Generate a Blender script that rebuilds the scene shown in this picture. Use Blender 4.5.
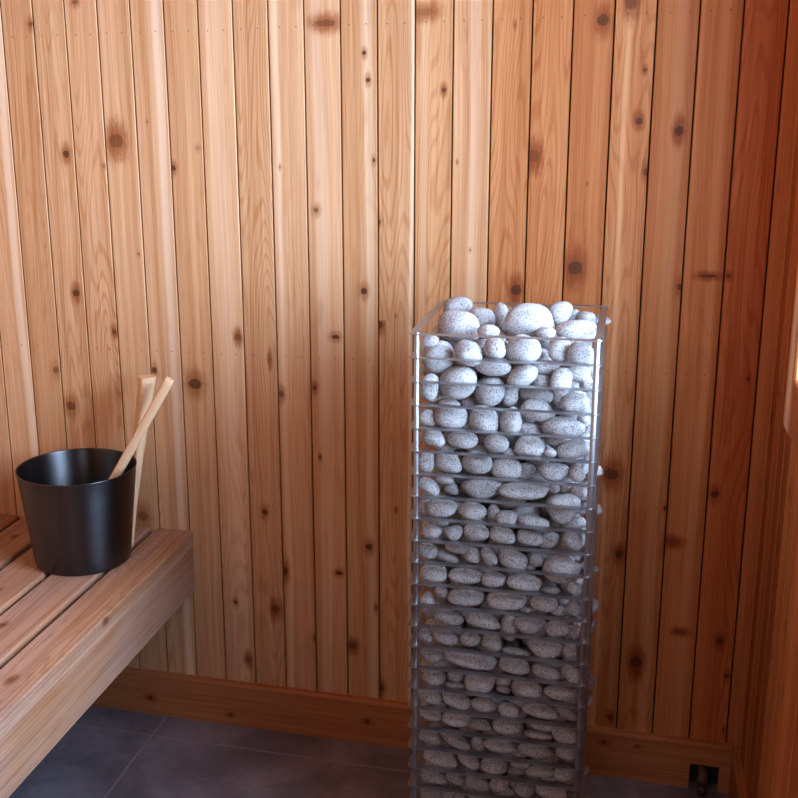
import bpy, bmesh, math, random
from mathutils import Vector, Matrix, Euler
for o in list(bpy.data.objects): bpy.data.objects.remove(o)
SC = bpy.context.scene
COL = SC.collection

CAM_R = [[0.9621709, 0.2717733, -0.0191438], [0.0524848, -0.2538468, -0.9658194], [-0.2673435, 0.9282785, -0.258508]]
# ------------------------------------------------------------------ camera
CAM_H = 1.55
cd = bpy.data.cameras.new('camera'); cam = bpy.data.objects.new('camera', cd); COL.objects.link(cam)
RR = (Vector(CAM_R[0]), Vector(CAM_R[1]), Vector(CAM_R[2]))
cam.matrix_world = Matrix(((RR[0].x, -RR[1].x, -RR[2].x, 0), (RR[0].y, -RR[1].y, -RR[2].y, 0), (RR[0].z, -RR[1].z, -RR[2].z, CAM_H), (0, 0, 0, 1)))
cd.sensor_width = 36; cd.lens = 1121.75 * 36 / 798; cd.shift_x = (399 - 312.81) / 798; cd.shift_y = 0
cd.clip_start = 0.02
SC.camera = cam
# ------------------------------------------------------------------ light
SC.view_settings.view_transform = 'Standard'; SC.view_settings.look = 'None'
SC.view_settings.gamma = 1; SC.view_settings.use_curve_mapping = False
SC.view_settings.exposure = 0.0
wd = bpy.data.worlds.new('daylight'); SC.world = wd; wd.use_nodes = True
wd.node_tree.nodes['Background'].inputs[0].default_value = (0.62, 0.85, 1.17, 1)
wd.node_tree.nodes['Background'].inputs[1].default_value = 1.0
def area(name, loc, target, sx, sy, power, col, spread=180):
    l = bpy.data.lights.new(name, 'AREA'); l.shape = 'RECTANGLE'; l.size = sx; l.size_y = sy; l.energy = power; l.color = col; l.spread = math.radians(spread)
    o = bpy.data.objects.new(name, l); COL.objects.link(o); o.location = loc
    d = Vector(target) - Vector(loc); o.rotation_euler = d.to_track_quat('-Z', 'Y').to_euler(); return o
area('window_daylight', (0.60, 1.44, 1.47), (-1.0, 1.44, 1.82), 1.30, 1.05, 205, (0.60, 0.85, 1.15), 180)
area('front_fill', (-0.42, -0.60, 1.45), (-0.42, 1.0, 1.40), 0.70, 0.95, 7, (0.88, 0.80, 0.74))  # added fill lamp behind the camera, lifts the stone fronts

# ------------------------------------------------------------------ measured tables
KNOTS = {0: [(0.035, 1.7275, 0.0063, 1, 0.7, 0.7), (0.0277, 0.9132, 0.0091, 1, 0.6, 0.4)], 2: [(-0.0112, 1.7706, 0.0052, 1.6, 0.6, 0.6), (0.0336, 1.4084, 0.0043, 1, 0.5, 0.4), (0.0324, 1.0153, 0.0071, 0.9, 0.7, 0.8)], 1: [(0.0187, 1.4362, 0.009, 1, 0.9, 0.8), (0.0178, 1.1078, 0.0096, 1, 0.9, 0.7), (-0.0192, 0.8226, 0.0115, 1.2, 0.7, 0.6)], 3: [(-0.0125, 1.4647, 0.0169, 1.15, 0.55, 0.9), (0.0271, 1.2051, 0.0032, 1, 0.6, 0.4), (-0.0031, 0.546, 0.0139, 1.1, 0.5, 0.6)], 5: [(-0.0343, 1.4034, 0.0067, 1, 0.9, 0.7), (0.0277, 1.4476, 0.0042, 1.5, 0.3, 0.3), (-0.0069, 0.896, 0.0132, 1.4, 0.85, 0.7)], 4: [(-0.013, 1.5062, 0.0027, 1, 0.5, 0.3), (-0.0295, 0.9256, 0.008, 0.9, 0.95, 0.6)], 9: [(0.0073, 1.7051, 0.0078, 3.2, 0.55, 0.9), (-0.0201, 1.3109, 0.0061, 1.1, 0.7, 0.6), (0.0206, 1.0242, 0.0048, 2.1, 0.95, 0.7), (-0.0316, 0.9014, 0.0068, 0.9, 0.85, 0.7), (-0.0214, 0.7339, 0.0056, 0.7, 0.9, 0.6), (0.0209, 0.4428, 0.0049, 2, 0.95, 0.7)], 10: [(0.0114, 1.6417, 0.0051, 1, 0.95, 0.6), (0.0198, 1.5864, 0.0055, 1, 0.95, 0.6), (0.032, 1.4192, 0.0052, 0.7, 0.9, 0.5), (0.0076, 1.1319, 0.0082, 1, 0.95, 0.6), (0.0152, 0.5172, 0.0088, 1.1, 0.9, 0.7), (-0.028, 0.2527, 0.009, 1.2, 0.6, 0.9), (0.0315, 0.3608, 0.0058, 0.8, 0.7, 0.6)], 8: [(-0.0209, 1.4049, 0.0037, 0.8, 0.5, 0.4), (-0.0331, 0.8826, 0.0086, 0.9, 0.7, 0.7), (-0.0353, 0.4342, 0.0113, 0.7, 0.9, 0.8), (0.0365, 0.2626, 0.0045, 0.8, 0.7, 0.6)], 12: [(-0.0213, 1.7193, 0.0076, 3, 0.3, 0.8), (0.0222, 1.5625, 0.0058, 1, 0.75, 0.8)], 15: [(-0.0289, 1.4259, 0.0134, 0.9, 0.45, 0.9)], 16: [(0.0007, 1.3685, 0.0023, 1, 0.6, 0.3), (0.0179, 1.6906, 0.0128, 0.95, 0.8, 0.8), (-0.0165, 1.1934, 0.0156, 1, 0.85, 0.8)], 13: [(-0.0288, 1.4143, 0.0027, 0.8, 0.4, 0.6), (0.027, 1.0525, 0.004, 1, 0.5, 0.5), (0.002, 1.2277, 0.0024, 1, 0.5, 0.4)], 14: [(0.0053, 1.6871, 0.0037, 0.6, 0.3, 0.6), (0.0222, 1.1432, 0.0119, 1, 0.9, 0.8)], 17: [(-0.0104, 1.7206, 0.0127, 1, 0.6, 0.8), (0.0232, 1.5927, 0.0044, 1, 0.7, 0.6), (0.017, 1.494, 0.0074, 1, 0.85, 0.8), (0.0362, 1.3928, 0.0084, 0.7, 0.7, 0.7), (-0.0016, 0.7409, 0.0142, 1.2, 0.7, 0.9), (0.0257, 0.5545, 0.0095, 1, 0.8, 0.8), (0.0247, 0.1462, 0.0075, 1, 0.7, 0.7)], 18: [(0.0148, 1.4735, 0.0111, 0.8, 0.9, 0.9), (0.0364, 1.1584, 0.0076, 0.9, 0.85, 0.5), (0.0355, 0.6712, 0.005, 0.8, 0.9, 0.5), (-0.0054, 0.2941, 0.0137, 1, 0.85, 0.9)], 6: [(0.0262, 1.0151, 0.0086, 1, 0.6, 0.9), (-0.0066, 0.337, 0.006, 1, 0.8, 0.6), (0.0235, 0.1805, 0.0093, 0.8, 0.35, 0.9)], 11: [(-0.0365, 1.0557, 0.0091, 0.85, 0.9, 0.8), (-0.0379, 1.2858, 0.0061, 0.8, 0.7, 0.6), (0.0001, 1.0775, 0.0027, 1, 0.6, 0.4), (0.0001, 0.6163, 0.0043, 0.8, 0.6, 0.6), (-0.0374, 0.1478, 0.0102, 0.9, 0.85, 0.7)], 7: [(0.0228, 0.9633, 0.0086, 0.5, 0.3, 0.8), (-0.0016, 0.584, 0.008, 1, 0.95, 0.6), (0.0178, 0.3297, 0.0114, 1, 0.7, 0.8)], 19: [(0.0092, 1.1826, 0.0038, 5, 0.85, 0.8), (0.0044, 0.3799, 0.0045, 3, 0.5, 0.9), (-0.0256, 0.5934, 0.0061, 3, 0.3, 0.9)], 20: [(-0.0307, 1.1836, 0.0041, 1.4, 0.85, 0.7), (0.0221, 0.9691, 0.0042, 0.8, 0.9, 0.6), (-0.025, 0.7117, 0.0083, 1, 0.9, 0.7), (0.0094, 0.3681, 0.0082, 1, 0.95, 0.7), (0.0301, 0.2845, 0.0062, 0.8, 0.8, 0.6), (0.0324, 0.149, 0.0052, 0.7, 0.8, 0.5)]}
STONES = [('f', '-2880 19386 10556 345 256 311 0 0 0 -962 19363 8345 311 233 287 0 0 0 -3274 19563 10966 291 236 306 0 0 0 -942 19362 7170 336 232 271 0 0 0 -1739 19348 11217 312 218 254 0 0 0 -2557 19362 5149 503 232 160 0 175 0 -2322 19506 10389 271 218 279 0 0 0 -1005 19329 9853 375 199 182 0 0 0 -1662 19336 8609 436 206 157 0 0 0 -2430 19434 8580 372 205 195 0 0 0 -1467 19505 10079 323 197 206 0 70 0 -2393 19332 9907 276 202 244 0 262 0 -1902 19332 6452 373 202 186 0 0 0 -2986 19326 9933 298 196 220 0 0 0 -2695 19322 11108 255 192 233 0 0 0 -1733 19312 10744 284 182 199 0 -611 0 -2499 19319 9102 279 189 217 0 0 0 -1576 19313 9465 274 183 208 0 0 0 -2252 19368 10868 316 179 175 0 0 0 -1523 19786 10326 302 180 186 0 0 0 -2660 19316 6432 340 186 173 0 0 0 -1167 19314 5567 338 184 171 0 105 0 -823 19303 9468 295 173 174 0 -436 0 -1913 19305 9893 191 175 280 0 209 0 -3014 19332 9074 251 182 219 0 0 0 -1984 19385 9000 278 176 190 0 0 0 -2364 19316 4705 294 186 204 0 0 0 -776 19301 11194 225 171 210 0 0 0 -1069 19296 10669 182 166 263 0 0 0 -1151 19298 9037 284 168 171 0 87 0 -2765 19300 9533 278 170 179 0 0 0 -1595 19303 6844 319 173 160 0 105 0 -834 19335 10299 254 166 183 0 0 0 -2324 19305 6017 330 175 156 0 70 0 -3125 19301 8176 284 171 178 0 0 0 -1136 19476 11214 204 167 223 0 0 0 -3099 19312 2978 341 182 161 0 87 0 -1220 19305 4270 348 175 142 0 105 0 -1288 19305 3428 326 175 158 0 0 0 -1814 19298 7301 272 168 178 0 175 0 -2159 19293 9497 227 163 195 0 0 0 -1724 19297 5165 290 167 165 0 0 0 -2672 19294 6874 313 164 145 0 52 0 -1487 19293 6024 281 163 163 0 87 0 -2566 19291 8179 267 161 167 0 52 0 -1852 19432 5863 176 163 271 0 -175 0 -2483 19290 7769 243 160 180 0 0 0 -859 19291 4719 314 161 135 0 0 0 -1481 19291 4726 280 161 160 0 0 0 -1952 19295 3422 328 165 133 0 0 0 -3363 19282 10469 161 152 252 0 0 0 -2797 19292 4297 297 162 151 0 349 0 -1216 19284 6493 253 154 163 0 0 0 -3265 19288 6885 253 158 170 0 0 0 -2969 19286 6016 291 156 143 0 87 0 -2221 19282 11236 193 152 189 0 0 0 -2791 19289 3878 282 159 153 0 87 0 -1826 19285 3872 284 155 144 0 0 0 -2004 19279 7763 236 149 162 0 0 0 -817 19509 10802 228 141 149 0 175 0 -2803 19286 3428 310 156 124 0 384 0 -960 19282 2598 301 152 122 0 52 0 -1508 19273 7757 244 143 145 0 262 0 -2060 19283 2977 261 153 155 0 0 0 -956 19278 6029 218 148 171 0 -436 0 -1468 19273 8072 293 143 115 0 105 0 -1213 19472 7660 226 144 157 0 -262 0 -750 19276 3860 244 146 152 0 0 0 -2122 19669 10791 197 142 169 0 0 0 -3274 19274 9534 200 144 172 0 0 0 -1136 19273 5125 267 143 130 0 87 0 -799 19534 4190 272 146 132 0 209 0 -2272 19275 4276 252 145 144 0 0 0 -1363 19522 10873 254 133 120 0 0 0 -3027 19273 5597 251 143 141 0 87 0 -753 19268 7775 193 138 166 0 436 0 -1614 19520 9716 227 132 133 0 0 0 -1990 19702 10280 154 135 202 0 0 0 -3419 19329 9033 166 139 194 0 -175 0 -2146 19266 6871 224 136 144 0 0 0 -3388 19267 6262 146 137 232 0 175 0 -2148 19268 5603 196 138 165 0 175 0 -3382 19266 7327 200 136 157 0 0 0 -3230 19268 4733 228 138 144 0 0 0 -2365 19268 2572 247 138 132 0 0 0 -3305 19270 3444 221 140 155 0 0 0 -3287 19266 5214 224 136 144 0 140 0 -3360 19260 8608 222 130 132 0 436 0 -1939 19300 8087 195 130 147 0 0 0 -3210 19269 2557 277 139 110 0 87 0 -3425 19401 9852 175 132 162 0 262 0 -3041 19399 7208 237 130 122 0 175 0 -1180 19263 3015 274 133 100 0 -209 0 -3306 19258 7707 199 128 142 0 -349 0 -2828 19256 7438 234 126 116 0 87 0 -2555 19258 5632 197 128 143 0 0 0 -728 19252 9058 145 122 169 0 -175 0 -751 19489 8021 219 120 113 0 -262 0 -2538 19259 3043 235 129 120 0 524 0 -1806 19256 4235 199 126 139 0 0 0 -729 19256 3021 199 126 140 0 0 0 -1453 19258 2571 202 128 142 0 0 0 -2354 19375 3771 245 126 106 0 -87 0 -704 19254 3491 192 124 139 0 0 0 -627 19256 5116 158 126 166 0 0 0 -2896 19253 7738 168 123 151 0 0 0 -3288 19255 3937 219 125 122 0 0 0 -3274 19257 2219 224 127 125 0 0 0 -3277 19253 4312 202 123 129 0 0 0 -1936 19253 2591 192 123 138 0 0 0 -2561 19369 7281 164 120 147 0 0 0 -2234 19244 7331 121 114 191 0 -524 0 -2799 19248 2630 183 118 134 0 175 0 -681 19242 6476 135 112 157 0 0 0 -715 19238 5619 132 108 149 0 0 0 -3355 19224 11326 146 94 103 0 0 0 -3404 19235 5605 131 105 137 0 0 0 -690 19226 6864 129 96 118 0 0 0 -2067 19486 6778 118 97 134 0 0 0 -2112 19495 11194 68 86 186 0 0 0 -2942 19326 2154 142 96 114 0 0 0 -1206 19206 9408 112 76 88 0 0 0 -1918 19471 2835 91 82 130 0 0 0 -1091 19549 9541 241 141 143 0 0 0 -1657 19579 8907 180 131 157 0 0 0 -1171 19432 3887 257 123 90 0 0 0 -1407 19423 10633 159 114 134 0 0 0 -2195 19444 8100 131 115 173 0 0 0 -2523 19559 9287 201 111 105 0 0 0 -1705 19427 5377 272 118 70 0 87 0 -1247 19427 3687 268 118 68 0 52 0 -662 19655 10576 121 107 160 0 0 0 -3053 19573 10100 200 105 94 0 0 0 -3109 19514 9301 202 106 95 0 0 0 -2384 19422 3324 139 113 152 0 0 0 -2683 19489 9716 175 100 100 0 0 0 -3098 19410 8697 182 101 96 0 0 0 -1680 19575 2755 205 107 92 0 0 0 -688 19415 5924 132 106 138 0 0 0 -688 19408 8660 147 98 112 0 0 0 -3469 19432 8119 115 103 160 0 0 0 -1559 19414 3010 197 105 92 0 0 0 -2981 19491 8504 140 103 124 0 0 0 -2853 19413 4725 164 104 114 0 0 0 -1406 19411 7266 131 102 130 0 0 0 -1945 19407 4760 157 98 107 0 0 0 -794 19445 5078 103 97 162 0 524 0 -3125 19409 6454 135 100 124 0 0 0 -2850 19406 4538 202 97 73 0 0 0 -1594 19425 3269 165 96 96 0 0 0 -1514 19420 6278 184 91 73 0 0 0 -949 19399 6304 142 90 98 0 0 0 -1113 19398 6715 167 88 79 0 0 0 -1651 19441 4313 158 92 92 0 0 0 -1792 19400 2366 156 91 92 0 0 0 -3180 19416 7849 179 87 69 0 0 0 -2739 19441 2071 137 92 109 0 0 0 -1932 19454 4562 137 85 91 0 0 0 -749 19532 4751 135 83 90 0 0 0 -1944 19388 9314 136 79 79 0 0 0 -3518 19395 4259 107 86 113 0 0 0 -1121 19384 8694 103 75 90 0 0 0 -3136 19388 4076 134 79 81 0 0 0 -1014 19386 2807 159 77 57 0 0 0 -687 19478 9976 102 69 78 0 0 0 -1519 19477 7113 122 68 66 0 175 0 -3403 19417 4606 94 68 84 0 0 0'),
('t', '-3210 21425 11538 300 208 212 0 0 0 -3024 20425 11361 402 281 311 0 0 0 -2695 21025 11388 270 229 241 0 0 0 -2345 21145 11403 164 189 302 0 0 0 -1751 20425 11509 456 289 322 0 0 0 -1264 21225 11530 246 217 225 0 0 0 -1013 21425 11430 152 164 153 0 0 0 -760 21225 11423 173 163 152 0 0 0 -891 20225 11414 365 191 189 0 0 0 -1459 21395 11306 132 162 208 0 0 0 -1427 20125 11359 183 130 108 0 0 0 -2438 20025 11372 210 145 128 0 0 0 -2199 21625 11358 120 151 171 0 0 0'),
('s', '-550 22025 7385 240 240 111 0 0 0 -566 22025 6095 240 240 85 0 0 0 -523 22025 5235 240 240 171 0 0 0 -552 22025 4805 240 240 158 0 0 0 -516 22025 3515 240 240 175 0 0 0 -555 22025 3085 240 240 117 0 0 0 -557 22025 1365 240 240 143 0 0 0 -557 20651 8675 240 240 116 0 0 0 -568 22025 11255 240 240 107 0 0 0'),
('i', '-733 20516 2061 340 234 211 60 377 1732 -2968 19846 2134 323 213 210 200 -392 1858 -2444 19647 2154 324 221 204 -37 -101 2991 -2700 19836 2464 294 273 161 8 -19 15 -3305 19662 2350 308 281 204 -245 372 2613 -2164 20022 2491 312 233 233 287 626 1065 -955 19697 2376 335 248 213 -123 -14 2024 -1295 19809 2680 253 205 231 269 216 2107 -805 19886 2709 354 237 162 51 -214 2346 -1920 19965 2932 358 287 240 -204 -365 2439 -3183 19740 3055 252 277 189 -284 -203 1903 -2471 19713 3079 340 240 179 42 -14 860 -800 20557 3313 297 286 195 -172 -63 2305 -1107 19690 3084 298 246 220 187 -158 820 -1648 19985 3300 321 228 171 -172 144 1736 -2613 19817 3434 242 205 200 -797 627 1729 -3147 19746 3427 290 221 170 -22 108 1316 -1317 19955 3590 306 242 206 201 88 2110 -755 19908 3421 319 242 228 300 -600 1731 -2099 19765 3343 253 261 201 -27 521 617 -2220 20056 3643 348 243 202 -96 420 1991 -960 20037 3830 241 256 182 150 -63 2678 -1766 19686 3608 242 221 198 -248 -164 2851 -1676 19720 4020 313 267 209 -383 -57 1257 -2611 19677 3918 356 249 219 48 549 330 -3344 19698 3795 242 248 233 -44 58 1349 -2190 19709 4144 262 288 212 -99 -52 2999 -3165 19785 4221 349 281 222 330 -73 1088 -2508 19725 4489 294 250 234 -125 -278 393 -1289 19711 4353 298 205 215 -73 84 2725 -1640 20044 4506 293 257 177 -161 150 1271 -1246 19860 4722 265 261 189 372 133 1960 -2060 19879 4719 262 244 228 199 -200 2664 -3317 19811 4638 283 256 205 -228 -157 172 -1493 20164 4955 248 217 199 -342 259 1858 -713 19624 4479 254 205 168 -25 -67 1447 -3061 19564 4962 301 200 225 -65 -97 657 -1071 19674 5056 272 240 192 43 416 391 -3313 20366 4908 308 222 195 317 136 461 -1915 20121 5068 290 215 206 -148 242 1363 -723 19930 5216 277 225 220 106 -104 1624 -2222 19789 5290 272 279 168 48 -226 1795 -2760 19747 5350 284 267 180 -127 402 1563 -3267 20013 5416 349 234 222 236 257 2739 -1045 19716 5461 275 229 200 -505 27 2640 -2419 19960 5618 344 255 176 -131 288 752 -738 20003 5709 319 222 221 187 216 1115 -1392 20316 5762 320 290 200 99 401 1808 -2970 19673 5686 303 205 163 -109 -132 2397 -1429 19716 5761 293 239 240 -109 -143 2551 -1776 20024 5963 244 241 181 -72 132 2431 -1454 19734 6224 317 202 227 -294 145 3023 -2777 19907 5974 268 212 228 -153 -82 1791 -3271 19742 6009 341 220 221 -175 254 2699 -2188 19738 6116 293 279 198 512 -637 1948 -2571 20095 6351 262 244 239 -213 -233 2034 -1010 19961 6343 296 220 192 -87 -146 2754 -3302 19779 6508 352 277 175 197 483 1969 -1296 19771 6600 330 244 160 85 -190 2098 -1914 19862 6444 307 238 198 -394 253 671 -767 19895 6668 259 226 201 188 260 861 -2793 19720 6572 261 225 211 339 68 2026 -2887 20180 6761 322 244 184 -118 1 2456 -1782 19712 6848 349 202 221 -67 -20 2 -752 20577 6853 246 235 229 153 -241 3008 -2281 19709 7022 333 235 163 -328 -293 1723 -3310 19939 6900 281 267 203 438 66 367 -1340 19758 7177 305 211 170 -209 74 580 -2100 19660 7379 284 221 200 -49 -137 2617 -1677 20027 7369 335 286 216 -87 331 1110 -2602 19834 7456 317 254 233 -158 135 1286 -982 19997 7406 271 210 236 -53 -290 2830 -731 21496 7590 291 208 182 -6 2 1020 -3324 19673 7578 340 253 232 69 -139 2160 -2126 19823 7803 321 276 173 -615 -282 2736 -1349 19888 7723 336 274 170 -40 -23 420 -2660 20377 7859 295 205 179 -49 -288 1436 -2982 20002 7936 348 258 225 172 -662 1196 -1314 20255 8009 340 263 236 -415 -77 39 -1649 19717 8013 335 267 187 23 -8 1561 -780 19638 7627 251 256 220 -100 -315 1849 -785 21103 8030 307 280 188 96 94 2211 -2608 19648 7884 244 234 210 282 275 3014 -1905 19825 8295 341 246 167 -15 347 2878 -3312 19800 8214 304 277 210 57 -232 921 -3048 20221 8463 316 263 178 -347 -357 171 -2274 20097 8432 292 220 213 -157 -266 867 -1838 20161 8652 251 257 175 710 -233 561 -2556 20076 8771 297 207 225 -683 247 3042 -1406 19779 8652 270 260 186 -88 -324 1172 -3180 19833 8663 357 249 172 -246 -621 1260 -816 19752 8676 305 258 178 233 55 212 -1459 19815 9184 283 236 230 90 -51 1274 -2241 19846 9091 351 234 165 22 -12 2249 -2030 20190 9386 328 242 211 104 -204 1194 -734 19820 9061 323 220 211 -33 2 1873 -2479 19943 9434 265 205 211 407 -170 2292 -3354 20047 9488 253 231 165 30 -17 2380 -724 19998 9444 249 224 195 11 226 1513 -3310 19987 9846 322 260 192 -322 -23 1866 -792 21319 9882 338 232 218 188 382 664 -2585 19730 9941 344 205 209 181 -564 3124 -2356 20193 9820 249 278 178 261 37 3034 -1995 20159 10081 281 268 160 -150 17 1221 -795 20004 9877 311 255 239 23 -233 500 -966 19938 10277 312 229 203 -128 -300 816 -3314 19882 10224 280 282 187 -2 -420 1601 -1518 19910 10972 302 215 168 369 -306 2703 -1472 20886 11039 300 229 203 -51 32 1712 -807 19858 10904 288 197 164 -702 274 391 -1680 19684 2430 218 197 174 649 467 736')]
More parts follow.
